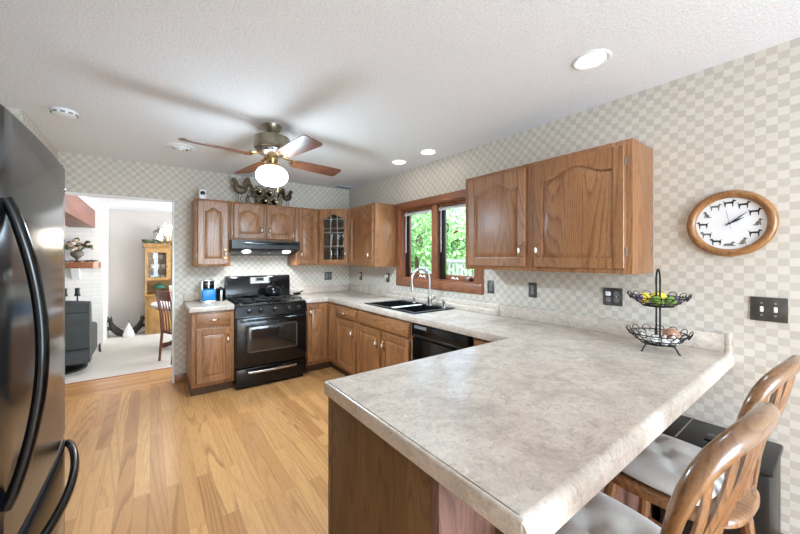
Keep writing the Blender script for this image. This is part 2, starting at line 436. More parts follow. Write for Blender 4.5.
# ---- family room beyond the doorway
m = MB(); m.box(-2.6, 2.7, 5.2, YFAR+.1, FZ-.05, FZ); struct(m.build('floor_family_room', 'carpet'))
m = MB(); m.box(-2.6, 2.7, YFAR, YFAR+.1, FZ, H); struct(m.build('wall_far', 'far_wall'))
m = MB(); m.box(-2.6, -2.5, B+.12, YFAR, FZ, H); m.box(2.6, 2.7, B+.12, YFAR, FZ, H); m.box(-2.6, XL-.45, B, B+.12, 0, H)
struct(m.build('wall_family_room', 'far_wall'))
m = MB(); m.box(-2.6, XLL-.1, 4.6, 5.2, -.06, 0); struct(m.build('floor_landing', 'floor'))
m = MB(); m.box(-2.5, 2.6, 5.18, 5.215, FZ, .004, .004); struct(m.build('trim_step', 'mantel_wood'))
m = MB(); m.box(-2.5, -.69, 8.2, YFAR, FZ, H); struct(m.build('wall_fireplace', 'brick'))
m = MB(); m.box(-.69, 2.6, YFAR-.016, YFAR, FZ, FZ+.11, .004); struct(m.build('baseboard_far', 'white'))

# ------------------------------------------------------------------ cabinets
def make_pull_mesh(name, parent, loc, vertical=True):
    """brass bow pull with a white porcelain grip, local front -y"""
    m = MB(); n = 9
    pts = []
    for i in range(n):
        t = -1+2*i/(n-1); pts.append((0, -.004-.024*(1-t*t)**.5 if abs(t) < 1 else -.0, t*.042))
    m.mi = 0; m.tube(pts, .0042, 8)
    for s_ in (-1, 1): m.lathe([(.009, 0), (.009, .003), (.004, .006)], (0, -.006, s_*.042), 10, 'y')
    m.mi = 1; m.ell((0, -.029, 0), (.0085, .0085, .020), 10, 7)
    if not vertical: m.xf(Matrix.Rotation(PI/2, 4, 'Y'))
    return m.build(name, ['brass', 'porcelain'], parent, loc=loc)
def arch_poly(x0, x1, z0, zs, rise, n=22):
    pts = [(x0, z0), (x1, z0), (x1, zs)]
    cx, hw = (x0+x1)/2, (x1-x0)/2
    for i in range(1, n):
        t = 1-2*i/n
        z = zs+(rise*(.5+.5*math.cos(PI*t/.86)) if abs(t) < .86 else 0)
        pts.append((cx+hw*t, z))
    pts.append((x0, zs)); return pts
def cab_door(parent, x0, x1, z0, z1, style='arch', handle=None, hinge=None, loc=None, rot=0.0, hpull=None, st=.056):
    """door or drawer front in the plane y=0 of its cabinet, proud of it towards -y"""
    w, h = x1-x0, z1-z0
    o_loc = loc or (x0, 0, z0)
    m = MB()
    if style == 'drawer':
        m.box(0, w, -.014, 0, 0, h, .003); m.box(.008, w-.008, -.021, -.014, .008, h-.008, .005)
        d = m.build('drawer_front', 'oak_h', parent, loc=o_loc, rot=(0, 0, rot))
    else:
        rise = min(.06, w*.13) if style != 'flat' else 0.0
        zs = h-st-rise
        poly = arch_poly(st, w-st, st, zs, rise)
        if style != 'glass': m.box(0, w, -.011, 0, 0, h, .003)
        e = .004
        yb = 0 if style == 'glass' else -.011
        m.box(e, st, -.021, yb, e, h-e, .003, 1); m.box(w-st, w-e, -.021, yb, e, h-e, .003, 1); m.box(st, w-st, -.021, yb, e, st)
        top = [(w-st, h-e), (st, h-e)]+[p for p in reversed(poly[2:])]
        m.prism(top, -.021, yb, 'y')
        if style != 'glass':
            cx = w/2; cz = (st+zs)/2; hw = w/2-st; hh = (zs-st)/2
            def inset(d): return [(cx+(x-cx)*(hw-d)/hw, cz+(z-cz)*(hh-d)/hh) for x, z in poly]
            rings = [[(x, y, z) for x, z in inset(d)] for d, y in ((-.001, -.0205), (.002, -.0115), (.003, -.0112), (.0095, -.0112), (.0115, -.0125), (min(.038, hw*.45), -.0195), (min(.042, hw*.5), -.020))]
            m.loops(rings, cap0=False, cap1=True)
        d = m.build('door', 'oak', parent, loc=o_loc, rot=(0, 0, rot), smooth=25)
        if style == 'glass':
            m = MB(); m.prism(poly, -.010, -.006, 'y'); m.build('glass_pane', 'cabinet_glass', d)
            m = MB(); ztop = zs+rise
            for k in (1, 2): xx = st+(w-2*st)*k/3; m.box(xx-.004, xx+.004, -.014, -.005, st, zs+rise*.72)
            for k in (1, 2, 3):
                zz = st+(ztop-st)*k/3.35; m.box(st, w-st, -.0145, -.0055, zz-.004, zz+.004)
            m.build('lead_came', 'nickel', d)
    if handle: make_pull_mesh('handle', d, (handle[0], -.021, handle[1]), style != 'drawer')
    if hinge is not None:
        hx = -.003 if hinge == 'l' else w+.003
        for hz in (h*.14, h*.86):
            m = MB(); m.tube([(hx, -.012, hz-.024), (hx, -.012, hz+.024)], .0045, 8); m.box(hx-.008 if hinge == 'l' else hx, hx if hinge == 'l' else hx+.008, -.006, -.001, hz-.02, hz+.02)
            m.build('hinge', 'aged_brass', d)
    return d
def cab_body(root, w, d, z0, z1, frame=None):
    """carcass with an upright-grained face frame"""
    m = MB(); m.box(0, w, .018, d, z0, z1, .002); m.build('carcass', 'oak', root)
    m = MB(); m.box(0, w, 0, .018, z0, z1, .002); m.build('face_frame', 'oak', root)

U0, U1, UD = 1.312, 2.052, .318
R90 = -PI/2
# wall cabinet at the left of the range
c = thing('wall_cabinet', 'tall single-door oak wall cabinet at the left end, above the coffee maker', 'cabinet', (.385, B-.32, 0))
cab_body(c, .348, UD, U0, U1); cab_door(c, .025, .325, U0+.02, U1-.022, 'arch', (.268, .12), 'l')
# two-door cabinet over the hood
c = thing('wall_cabinet', 'short two-door oak wall cabinet directly above the black range hood', 'cabinet', (.735, B-.32, 0))
cab_body(c, .746, UD, 1.607, U1); cab_door(c, .03, .36, 1.632, U1-.022, 'arch', (.30, .10), 'l', st=.05); cab_door(c, .39, .72, 1.632, U1-.022, 'arch', (.03, .10), 'r', st=.05)
# narrow cabinet right of the hood
c = thing('wall_cabinet', 'narrow single-door oak wall cabinet between range hood and glass corner cabinet', 'cabinet', (1.483, B-.32, 0))
cab_body(c, .31, UD, U0, U1); cab_door(c, .035, .285, U0+.02, U1-.022, 'arch', (.03, .12), 'r', st=.05)
# diagonal corner cabinet with the leaded glass door
K = 1/math.sqrt(2)
c = thing('corner_wall_cabinet', 'diagonal oak corner wall cabinet with leaded glass door and glassware inside', 'cabinet', (1.797, B-.32, 0), -PI/4)
def loc45(x, y): dx, dy = x-1.797, y-(B-.32); return ((dx-dy)*K, (dx+dy)*K)
pent = [loc45(*p) for p in ((1.797, B-.32), (2.097, B-.62), (A-.002, B-.62), (A-.002, B-.002), (1.797, B-.002))]
m = MB()
for z0, z1 in ((U0, U0+.02), (U1-.02, U1)): m.prism(pent, z0, z1)
for i in range(1, 5):
    p, q = Vector(pent[i]), Vector(pent[(i+1) % 5]); n_ = (q-p).normalized(); nn = Vector((-n_.y, n_.x))*.016
    m.prism([p, q, q+nn, p+nn], U0, U1)
m.build('carcass', 'oak', c, smooth=0)
cw = .4242
m = MB(); m.box(0, .04, -.001, .02, U0, U1); m.box(cw-.04, cw, -.001, .02, U0, U1); m.box(.04, cw-.04, -.001, .02, U1-.035, U1); m.box(.04, cw-.04, -.001, .02, U0, U0+.03)
m.build('face_frame', 'oak', c)
inn = [tuple(Vector(pent[i])*.0+Vector((cw/2, .2))+(Vector(pent[i])-Vector((cw/2, .2)))*.93) for i in range(5)]
for zz in (1.545, 1.79):
    m = MB(); m.prism(inn, zz, zz+.012); m.build('shelf', 'oak_h', c, smooth=0)
cab_door(c, .022, cw-.022, U0+.02, U1-.022, 'glass', (cw-.044-.028, .13), 'l', st=.052)
glass_spots = [(.13, .10, 1.802), (.21, .13, 1.802), (.30, .10, 1.802), (.14, .10, 1.557), (.23, .12, 1.557), (.31, .09, 1.557), (.13, .11, U0+.02), (.22, .10, U0+.02), (.30, .12, U0+.02)]
g0 = None
for i, (lx, ly, z) in enumerate(glass_spots):
    wx, wy = 1.797+(lx+ly)*K, (B-.32)+(-lx+ly)*K
    lab = 'stemmed glass seen through the leaded door of the corner cabinet'
    if g0 is None:
        g0 = thing('stemmed_glass', lab, 'glass', (wx, wy, z), 0, 'glassware in the corner cabinet')
        m = MB(); m.lathe([(.03, .08), (.036, .11), (.034, .16), (.032, .16), (.033, .11), (.004, .075)], seg=16, cap=False); m.build('bowl', 'glass_ware', g0)
        m = MB(); m.lathe([(.03, 0), (.03, .004), (.005, .010), (.004, .082)], seg=12); m.build('stem', 'nickel', g0)
    else: dup(g0, (wx, wy, z))
# single-door cabinet on the right wall beside the window
c = thing('wall_cabinet', 'single-door oak wall cabinet on the window wall, left of the window', 'cabinet', (2.097, B-.62, 0), R90)
cab_body(c, .613, UD, U0-.012, U1); cab_door(c, .03, .585, U0+.008, U1-.022, 'arch', (.50, .12), 'l')
# big two-door cabinet nearest the camera
c = thing('wall_cabinet', 'largest two-door oak wall cabinet right of the window, left of the wall clock', 'cabinet', (2.097, 1.9, 0), R90)
cab_body(c, 1.2, UD, U0+.004, U1+.006)
cab_door(c, .045, .565, U0+.03, U1-.02, 'arch', (.485, .115), None, st=.062); cab_door(c, .625, 1.17, U0+.03, U1-.02, 'arch', (.034, .115), 'r', st=.062)

# base cabinets
BZ0, BZ1 = .1, .861
def toe(root, w, d): m = MB(); m.box(0, w, .07, d, 0, BZ0); m.build('toe_kick', 'rush', root)
c = thing('base_cabinet', 'narrow oak base cabinet left of the range, one drawer over one door', 'cabinet', (.332, B-.61, 0))
cab_body(c, .385, .606, BZ0, BZ1); toe(c, .385, .6)
cab_door(c, .035, .355, .70, .84, 'drawer', (.16, .0725)); cab_door(c, .035, .355, .135, .68, 'flat', (.285, .43), 'l')
c = thing('corner_base_cabinet', 'oak corner base cabinet right of the range with two doors meeting in the corner', 'cabinet', (1.486, B-.61, 0))
FX = A-.61
m = MB(); m.prism([(0, .018), (FX-1.486+.018, .018), (FX-1.486+.018, -.225), (A-.004-1.486, -.225), (A-.004-1.486, .606), (0, .606)], BZ0, BZ1); m.build('carcass', 'oak', c, smooth=0)
m = MB(); m.box(0, FX-1.486, 0, .018, BZ0, BZ1); m.box(FX-1.486, FX-1.486+.018, -.225, 0, BZ0, BZ1); m.build('face_frame', 'oak', c)
m = MB(); m.box(0, FX-1.486+.07, .07, .5, 0, BZ0); m.box(FX-1.486+.07, .9, -.225, .08, 0, BZ0); m.build('toe_kick', 'rush', c)
cab_door(c, .03, .295, .135, .845, 'flat', (.035, .62), None)
cab_door(c, 0, .185, .135, .845, 'flat', None, 'r', loc=(FX-1.486, -.025, .135), rot=R90, st=.045)
c = thing('base_cabinet', 'oak base cabinet under the counter corner, one small drawer over one door', 'cabinet', (FX, 3.69, 0), R90)
cab_body(c, .51, .606, BZ0, BZ1); toe(c, .51, .6)
cab_door(c, .03, .48, .708, .845, 'drawer', (.225, .068)); cab_door(c, .03, .48, .135, .69, 'flat', (.40, .44), 'l')
c = thing('sink_base_cabinet', 'oak sink base cabinet with wide false drawer front and two doors', 'cabinet', (FX, 3.18, 0), R90)
m = MB(); wS = .945
m.box(0, wS, .018, .60, BZ0, .66); m.box(0, .018, .018, .6, .66, BZ1); m.box(wS-.018, wS, .018, .6, .66, BZ1); m.build('carcass', 'oak', c)
m = MB(); m.box(0, wS, 0, .018, BZ0, BZ1, .002); m.build('face_frame', 'oak', c); toe(c, wS, .6)
cab_door(c, .03, wS-.03, .708, .845, 'drawer'); cab_door(c, .03, .455, .135, .69, 'flat', (.385, .44), 'l'); cab_door(c, .49, wS-.03, .135, .69, 'flat', (.045, .44), 'r')
c = thing('base_cabinet', 'oak filler base panel between the dishwasher and the peninsula', 'cabinet', (FX, 1.565, 0), R90)
cab_body(c, .325, .6, BZ0, BZ1); toe(c, .325, .6); cab_door(c, .03, .30, .135, .845, 'flat', None, None, st=.045)
# dishwasher
c = thing('dishwasher', 'black dishwasher built in under the counter right of the sink', 'dishwasher', (FX, 2.225, 0), R90)
wD = .65
m = MB(); m.box(0.004, wD-.004, .01, .58, .1, .860); m.build('tub', 'black_satin', c)
m = MB(); m.box(.006, wD-.006, -.022, .01, .13, .735, .008); m.build('door', 'black', c)
p_ = None
m = MB(); m.box(.006, wD-.006, -.032, .01, .745, .858, .012); p_ = m.build('control_panel', 'black', c)
m = MB(); m.box(.04, wD-.04, -.040, -.030, .752, .768, .004); m.build('handle_lip', 'black_satin', p_)
m = MB(); m.box(.05, .2, -.034, -.031, .82, .845); m.build('button_strip', 'grey_plastic', p_)
m = MB(); m.box(.006, wD-.006, .04, .06, .0, .13); m.build('kick_plate', 'black_satin', c)
# peninsula
PX0, PX1, PY0, PY1 = .578, 1.80, .623, 1.228
c = thing('peninsula_cabinet', 'peninsula base with plain brown oak end panel facing the floor', 'cabinet', (PX0, PY0, 0))
m = MB(); m.box(.02, PX1-PX0+.58, .02, PY1-PY0, .0, BZ1); m.build('carcass', 'oak', c)
m = MB(); m.box(0, .02, .021, PY1-PY0+.008, 0, BZ1, .002); m.box(-.006, .024, PY1-PY0+.008, PY1-PY0+.02, 0, BZ1, .002); m.build('end_panel', 'oak_panel_shaded', c)
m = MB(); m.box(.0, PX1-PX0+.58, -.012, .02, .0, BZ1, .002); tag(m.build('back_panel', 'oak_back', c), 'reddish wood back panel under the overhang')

# ------------------------------------------------------------------ worktops
CT, CB, NX = .914, .862, .645
SX0, SX1, SY0, SY1 = 1.868, 2.29, 2.29, 3.07        # sink cut-out
c = thing('worktop', 'stone-look laminate worktop running round the corner past the sink and along the peninsula', 'worktop', (0, 0, 0))
XW = A-.002
e = .012
RX = A-NX; BY = B-NX
PXE, PYN, PYF = .556, .362, 1.253
m = MB(); z0, z1 = CT-.036, CT
m.box(1.486, RX+e, BY+e, B-.002, z0, z1); m.box(RX+e, XW, SY1, B-.002, z0, z1)
m.box(RX+e, SX0, SY0, SY1, z0, z1); m.box(SX1, XW, SY0, SY1, z0, z1); m.box(RX+e, XW, PYF-e, SY0, z0, z1)
m.box(PXE+e, XW, PYN+.0125, PYF-e, z0, z1)
m.build('top_slab', 'laminate', c, smooth=0)
m = MB(); b_ = .007
m.box(1.486, RX+e+.02, BY, BY+e, CB, CT, b_); m.box(RX, RX+e, PYF-.02, BY+e, CB, CT, b_); m.box(PXE, RX+e, PYF-e, PYF, CB, CT, b_)
m.build('edge_strip', 'laminate', c)
m = MB(); m.box(PXE, PXE+e, PYN, PYF, CB, CT, b_, 3); m.build('edge_strip', 'laminate', c)
m = MB(); m.prism([(PYN+.012, CT), (PYN+.002, CT-.004), (PYN-.006, CT-.014), (PYN-.010, CT-.028), (PYN-.010, CB-.008), (PYN-.004, CB-.014), (PYN+.03, CB-.014), (PYN+.03, CT-.004)], PXE+.002, XW, 'x'); m.build('edge_strip', 'laminate', c, smooth=40)
BS = 1.008
m = MB(); m.box(1.486, A-.02, B-.021, B-.002, CT, BS, .004); m.box(A-.021, XW, 3.46, B-.002, CT, BS, .004); m.box(A-.021, XW, PYN+.02, 1.79, CT, BS, .004)
m.box(A-.068, XW, 1.79, 3.46, CT, .962, .006); m.box(A-.040, XW, 1.79, 3.46, .955, BS, .005)
m.box(A-.024, XW, PYN, PYN+.022, CT-.03, BS+.006, .004)
m.build('backsplash', 'laminate', c)
c = thing('worktop', 'small stone-look worktop left of the range, under the coffee maker', 'worktop', (0, 0, 0))
m = MB(); m.box(.306+e, .716, BY+e, B-.002, z0, z1); m.build('top_slab', 'laminate', c, smooth=0)
m = MB(); m.box(.306, .716, BY, BY+e, CB, CT, b_); m.box(.306, .306+e, BY, B-.002, CB, CT, b_); m.build('edge_strip', 'laminate', c)
m = MB(); m.box(.306, .716, B-.021, B-.002, CT, BS, .004); m.build('backsplash', 'laminate', c)

# ------------------------------------------------------------------ sink and tap
c = thing('sink', 'black double-bowl drop-in sink in the worktop below the window', 'sink', ((SX0+SX1)/2, (SY0+SY1)/2, CT))
hx, hy = (SX1-SX0)/2, (SY1-SY0)/2
m = MB(); o_ = .03
m.box(-hx-o_, -hx+.02, -hy-o_, hy+o_, 0, .010, .004); m.box(hx-.0, hx+o_+.025, -hy-o_, hy+o_, 0, .010, .004)
m.box(-hx+.02, hx, -hy-o_, -hy+.02, 0, .010, .004); m.box(-hx+.02, hx, hy-.02, hy+o_, 0, .010, .004)
m.build('rim', 'sink', c)
def bowl(y0, y1):
    m = MB(); t = .006; x0, x1 = -hx+.004, hx-.004; d = -.19
    m.box(x0, x1, y0, y1, d, d+t); m.box(x0, x0+.014, y0, y1, d, .004); m.box(x1-.014, x1, y0, y1, d, .004); m.box(x0, x1, y0, y0+.014, d, .004); m.box(x0, x1, y1-.014, y1, d, .004)
    b = m.build('bowl', 'sink', c)
    m = MB(); m.lathe([(.04, 0), (.04, .004), (.02, .002)], (0, (y0+y1)/2, d+t), 18); m.build('drain', 'chrome', b)
bowl(-hy+.004, -.03); bowl(.02, hy-.004)
m = MB(); m.box(-hx+.016, hx-.016, -.030, .020, -.05, .008, .008); tag(m.build('divider', 'white_plastic', c), 'low divider between the bowls, coloured pale for its reflection')  # pale colour paints in the reflection along the divider
fx, fy = 2.262, 2.53
c = thing('kitchen_tap', 'brushed nickel gooseneck kitchen tap standing behind the black sink', 'tap', (fx, fy, CT+.010))
m = MB(); m.lathe([(.03, 0), (.03, .008), (.022, .014), (.020, .06), (.024, .075), (.018, .10), (.013, .12)], seg=20); m.build('body', 'nickel', c)
m = MB(); pts = [(0, 0, .10), (0, 0, .25)]
for i in range(0, 11):
    a = PI*i/10*1.08; pts.append((-.105+.105*math.cos(a), .03*i/10, .265+.105*math.sin(a)))
m.tube(pts, .0115, 12); sp = m.build('spout', 'nickel', c)
m = MB(); q = Vector(pts[-1]); m.tube([q, q+Vector((.006, .0, -.05)), q+Vector((.010, 0, -.085))], [.013, .016, .018], 12); m.build('spray_head', 'nickel', sp)
m = MB(); m.tube([(0, -.02, .055), (.0, -.06, .075), (0, -.085, .105)], [.010, .008, .006], 8); m.build('lever', 'nickel', c)
def little_pump(name, label, cat, y, h, ar):
    c = thing(name, label, cat, (2.268, y, CT+.010))
    m = MB(); m.lathe([(.018, 0), (.018, .006), (.012, .012), (.011, h), (.014, h+.006), (.006, h+.018)], seg=14); m.build('body', 'nickel', c)
    m = MB(); m.tube([(0, 0, h+.012), (-ar*.6, 0, h+.022), (-ar, 0, h+.010)], .005, 8); m.build('nozzle', 'nickel', c)
little_pump('soap_dispenser', 'small nickel soap dispenser on the sink rim left of the tap', 'soap dispenser', 2.78, .04, .05)
little_pump('side_sprayer', 'short nickel side sprayer on the sink rim right of the tap', 'sprayer', 2.33, .05, .02)

# ------------------------------------------------------------------ range and hood
RX0 = .722; RWD = .76
c = thing('gas_range', 'black freestanding gas range with window in oven door', 'range', (RX0, B-.68, 0))
m = MB(); m.box(0, RWD, .02, .655, .04, .885, .004); m.build('body', 'black', c)
m = MB(); m.box(.0, RWD, -.014, .02, .235, .765, .008); od = m.build('oven_door', 'black', c)
m = MB(); m.box(.125, .635, -.018, -.013, .40, .66, .006); m.build('window', 'dark_glass', od)
for za in (.397, .658): pass
m = MB(); fr = .012
m.box(.11, .65, -.0165, -.013, .385, .40); m.box(.11, .65, -.0165, -.013, .66, .675); m.box(.11, .125, -.0165, -.013, .385, .675); m.box(.635, .65, -.0165, -.013, .385, .675)
m.build('window_frame', 'pewter', od)
m = MB(); m.tube([(.05, -.012, .735), (.05, -.052, .738), (.09, -.058, .738), (.67, -.058, .738), (.71, -.052, .738), (.71, -.012, .735)], .012, 10); m.build('handle', 'black', od)
m = MB(); m.box(.0, RWD, -.012, .02, .045, .222, .008); dr = m.build('storage_drawer', 'black', c)
pts = [(.12+.52*i/12, -.02-.022*math.sin(PI*i/12), .178) for i in range(13)]
m = MB(); m.tube(pts, 1, 10, flat=(.012, .008), up=(0, 0, 1)); tag(m.build('handle', 'chrome', dr), 'bright curved pull on the black drawer')
m = MB(); m.box(.02, RWD-.02, .05, .6, 0, .05); m.build('plinth', 'black_satin', c)
m = MB(); m.prism([(-.03, .778), (.02, .772), (.04, .885), (-.008, .885)], 0, RWD, 'x'); cp = m.build('control_panel', 'black', c)
for i, xk in enumerate((.13, .245, .40, .555, .665)):
    m = MB(); m.lathe([(.026, 0), (.026, .006), (.021, .012), (.019, .03), (.012, .034)], seg=16, axis='y'); m.box(-.004, .004, .03, .038, -.02, .02)
    m.xf(Matrix.Rotation(PI, 4, 'Z')); m.build('knob', 'black_satin', cp, loc=(xk, -.018, .832))
m = MB(); m.box(0, RWD, .0, .60, .885, .902, .006); ck = m.build('cooktop', 'black', c)
for x in (.19, .57):
    for y in (.17, .43):
        m = MB(); m.lathe([(.05, 0), (.05, .008), (.035, .014), (.03, .022), (.0, .024)], (x, y, .902), 18, cap=False); m.build('burner', 'iron', ck)
for x0 in (.04, .395):
    m = MB(); x1 = x0+.325; zg = .934; r = .006
    m.tube([(x0, .04, zg), (x1, .04, zg), (x1, .565, zg), (x0, .565, zg)], r, 6, closed=True)
    m.tube([(x0, .30, zg), (x1, .30, zg)], r, 6)
    for yy in (.17, .43):
        for a in range(4):
            cx = (x0+x1)/2; an = PI/4+a*PI/2; m.tube([(cx+.03*math.cos(an), yy+.03*math.sin(an), zg), (cx+.17*math.cos(an), yy+.13*math.sin(an), zg)], r, 6)
    for xx in (x0+.006, x1-.006):
        for yy in (.05, .30, .555): m.tube([(xx, yy, .90), (xx, yy, zg)], r, 6)
    m.build('grate', 'iron', ck)
m = MB(); m.prism([(.585, .885), (.585, 1.15), (.60, 1.178), (.625, 1.185), (.655, 1.185), (.655, .885)], 0, RWD, 'x'); bg_ = m.build('backguard', 'black', c)
m = MB(); m.box(.27, .50, .581, .586, 1.085, 1.165, .002); dp = m.build('clock_panel', 'grey_plastic', bg_)
m = MB(); m.box(.345, .425, .579, .5815, 1.125, 1.155); m.build('display', 'dark_glass', dp)
m = MB()
for r_ in range(3):
    for k in range(8):
        if r_ > 0 and 2 <= k <= 5: continue
        m.box(.282+k*.026, .300+k*.026, .579, .5815, 1.094+ (2-r_)*0 + r_*.024, 1.108+r_*.024)
m.build('buttons', 'white_plastic', dp)
# tea kettle on the back right burner
c = thing('tea_kettle', 'round black tea kettle on the back burner of the range', 'kettle', (RX0+.50, B-.68+.43, .940))
m = MB(); m.lathe([(.085, 0), (.10, .015), (.105, .05), (.09, .095), (.05, .118), (.03, .122)], seg=26); m.build('body', 'black', c)
m = MB(); m.lathe([(.032, .118), (.03, .128), (.012, .132), (.012, .146), (.0, .152)], seg=16, cap=False); m.build('lid', 'black', c)
m = MB(); m.tube([(.085, 0, .055), (.12, 0, .085), (.14, 0, .115)], [.02, .015, .011], 10); m.build('spout', 'black', c)
m = MB(); m.tube([(-.075*math.cos(PI*i/10)*1.0, 0, .09+.10*math.sin(PI*i/10)) for i in range(11)], .008, 8); m.build('handle', 'black', c)
c = thing('frying_pan', 'shallow black pan on the front left burner of the range', 'pan', (RX0+.22, B-.68+.40, .940))
m = MB(); m.lathe([(.08, 0), (.10, .03), (.104, .032), (.098, .026), (.078, .006), (0, .006)], seg=24, cap=False); m.build('bowl', 'black_satin', c)
m = MB(); m.tube([(-.09, -.03, .026), (-.2, -.10, .04)], 1, 8, flat=(.006, .011)); m.build('handle', 'black_satin', c)
c = thing('spoon_rest', 'small black spoon rest on the worktop just right of the range', 'spoon rest', (1.565, B-.14, CT))
m = MB(); m.lathe([(.03, 0), (.05, .012), (.055, .026), (.05, .022), (.03, .008), (0, .006)], seg=18, cap=False); m.build('dish', 'black', c)
m = MB(); m.tube([(-.04, 0, .024), (.02, -.01, .035), (.075, -.02, .05)], [.005, .005, .010], 8); m.build('spoon', 'black_satin', c)

c = thing('range_hood', 'black under-cabinet range hood with two lit lamps above the range', 'range hood', (RX0, B-.48, 0))
prof = [(0, 1.606), (0, 1.512), (.02, 1.50), (.20, 1.452), (.47, 1.436), (.478, 1.606)]
m = MB(); m.prism(prof, 0, RWD, 'x'); m.build('body', 'black_satin', c)
m = MB(); m.box(.12, RWD-.02, -.004, .004, 1.556, 1.588, .002); m.build('trim_strip', 'black', c)
for lx in (.165, .62):
    m = MB(); m.lathe([(.046, -.004), (.046, .004), (.04, .008)], seg=20); m.xf(Matrix.Rotation(math.radians(-15), 4, 'X'))
    m.xf(Matrix.Translation((lx, .085, 1.482-.002)) @ Matrix.Rotation(PI, 4, 'X')); m.build('lamp_lens', 'bulb', c)
    lamp('hood_lamp', 'SPOT', (RX0+lx, B-.48+.085, 1.465), 12, (.88, .93, .98), (math.radians(14), 0, 0), .03, spot_size=2.3, spot_blend=.7)
for lx in (.35, .42):
    m = MB(); m.box(lx-.012, lx+.012, .10, .12, 1.462, 1.476, .002); m.build('switch', 'grey_plastic', c)

# ------------------------------------------------------------------ refrigerator
FRX, FY0, FY1, FH = -.284, 1.15, 1.99, 1.775
c = thing('refrigerator', 'tall glossy black bottom-freezer refrigerator at the left edge', 'refrigerator', (FRX, FY0, 0))
fw = FY1-FY0
m = MB(); m.box(-.76, -.075, .004, fw-.004, .02, FH-.012, .004); m.build('body', 'fridge_side', c)
def curved_front(z0, z1, name):
    m = MB(); n = 14; sec = []
    for i in range(n+1):
        t = i/n; y = fw*t; ed = min(t, 1-t)*fw
        x = .012*(1-(2*t-1)**2)-(.014*(1-min(1, ed/.018))**2)
        sec.append((x, y))
    poly = [(-.068, 0)]+sec+[(-.068, fw)]
    m.loops([[(x-(.006 if k in (0, 3) else 0), y, z) for x, y in poly] for k, z in enumerate((z0, z0+.006, z1-.006, z1))])
    return m.build(name, 'fridge', c, smooth=50)
d1 = curved_front(.682, FH, 'door'); d2 = curved_front(.05, .664, 'freezer_drawer')
m = MB(); m.box(-.06, -.02, .02, fw-.02, .0, .05); m.build('plinth', 'black_satin', c)
hp = []
for i in range(25):
    t = i/24; z = .80+.75*t; hp.append((.004+.062*math.sin(PI*t)**.8, .070, z))
m = MB(); m.tube(hp, 1, 12, flat=(.015, .013), up=(0, 1, 0)); m.build('handle', 'black', d1)
hp = []
for i in range(25):
    t = i/24; y = .04+.785*t; hp.append((.004+.062*math.sin(PI*t)**.7, y, .625))
m = MB(); m.tube(hp, 1, 12, flat=(.015, .013), up=(0, 0, 1)); m.build('handle', 'black', d2)
m = MB(); m.box(-.10, -.01, fw-.07, fw-.012, FH-.006, FH+.014, .006); m.tube([(-.022, fw-.02, FH-.005), (-.022, fw-.02, FH+.02)], .014, 12); m.build('hinge_cover', 'black_satin', c)
m = MB(); m.lathe([(.010, 0), (.010, .003), (.008, .004)], seg=14, axis='x'); m.build('badge', 'chrome', d1, loc=(.0, fw-.035, FH-.085))

# ------------------------------------------------------------------ ceiling fan
c = thing('ceiling_fan', 'aged-brass ceiling fan with four wooden blades and lit opal globe', 'ceiling fan', (.759, 2.677, 0))
m = MB(); m.lathe([(.074, H), (.072, H-.012), (.06, H-.03), (.046, H-.06), (.034, H-.072), (.018, H-.076)], seg=28); m.build('canopy', 'aged_brass', c)
m = MB(); m.lathe([(.014, H-.10), (.014, H-.07)], seg=14); m.build('downrod', 'black_satin', c)
m = MB(); m.lathe([(.02, 2.352), (.06, 2.348), (.118, 2.340), (.130, 2.334), (.134, 2.324), (.134, 2.256), (.128, 2.248), (.10, 2.240), (.03, 2.236)], seg=36)
mo = m.build('motor_housing', 'aged_brass', c)
m = MB(); m.lathe([(.105, 2.238), (.10, 2.215), (.07, 2.198), (.035, 2.192)], seg=32); m.build('vented_cover', 'nickel', mo)  # pale nickel stands in for the globe's reflection on the brass
m = MB()
for k in range(14):
    a = 2*PI*k/14; m.ell((.104*math.cos(a), .104*math.sin(a), 2.225), (.008, .008, .008), 8, 5)
m.build('vent_hole', 'black_satin', mo)
m = MB(); m.lathe([(.04, 2.195), (.042, 2.16), (.034, 2.14), (.06, 2.128), (.066, 2.112), (.06, 2.105)], seg=24); m.build('light_fitter', 'brass', c)
m = MB(); m.lathe([(.055, 2.118), (.065, 2.112), (.085, 2.102), (.103, 2.086), (.113, 2.068), (.118, 2.050), (.119, 2.035), (.114, 2.015), (.103, 1.998), (.085, 1.982), (.06, 1.970), (.03, 1.963), (.01, 1.962)], seg=56); m.build('globe', 'globe', c, smooth=80)
lamp('fan_lamp', 'SPOT', (.759, 2.677, 1.935), 88, (.64, .84, 1), size=.10, spot_size=2.95, spot_blend=.4)
lamp('fan_glow', 'POINT', (.759, 2.677, 1.88), 17, (.64, .84, 1), size=.14)
for k in range(4):
    a = math.radians(9+90*k)
    m = MB()
    ol = [(.17, -.045), (.20, -.058), (.40, -.068), (.585, -.074), (.605, -.066), (.612, -.05), (.612, .05), (.605, .066), (.585, .074), (.40, .068), (.20, .058), (.17, .045)]
    m.prism(ol, -.004, .004); m.xf(Matrix.Translation((0, 0, 2.174)) @ Matrix.Rotation(math.radians(-12), 4, 'X'))
    b = m.build('blade', 'blade_wood', c, rot=(0, 0, a))
    m = MB(); m.tube([(.08, 0, 2.215), (.12, 0, 2.20), (.17, 0, 2.192)], 1, 8, flat=(.007, .018), up=(0, 0, 1))
    m.prism([(.15, -.028), (.19, -.04), (.235, -.02), (.25, 0), (.235, .02), (.19, .04), (.15, .028)], 2.174, 2.178); m.build('blade_iron', 'brass', b)
m = MB(); m.tube([(.03, -.03, 2.15), (.034, -.036, 2.05), (.034, -.036, 1.93)], .0015, 5); m.ell((.034, -.036, 1.925), (.005, .005, .009), 8, 5); m.build('pull_chain', 'brass', c)

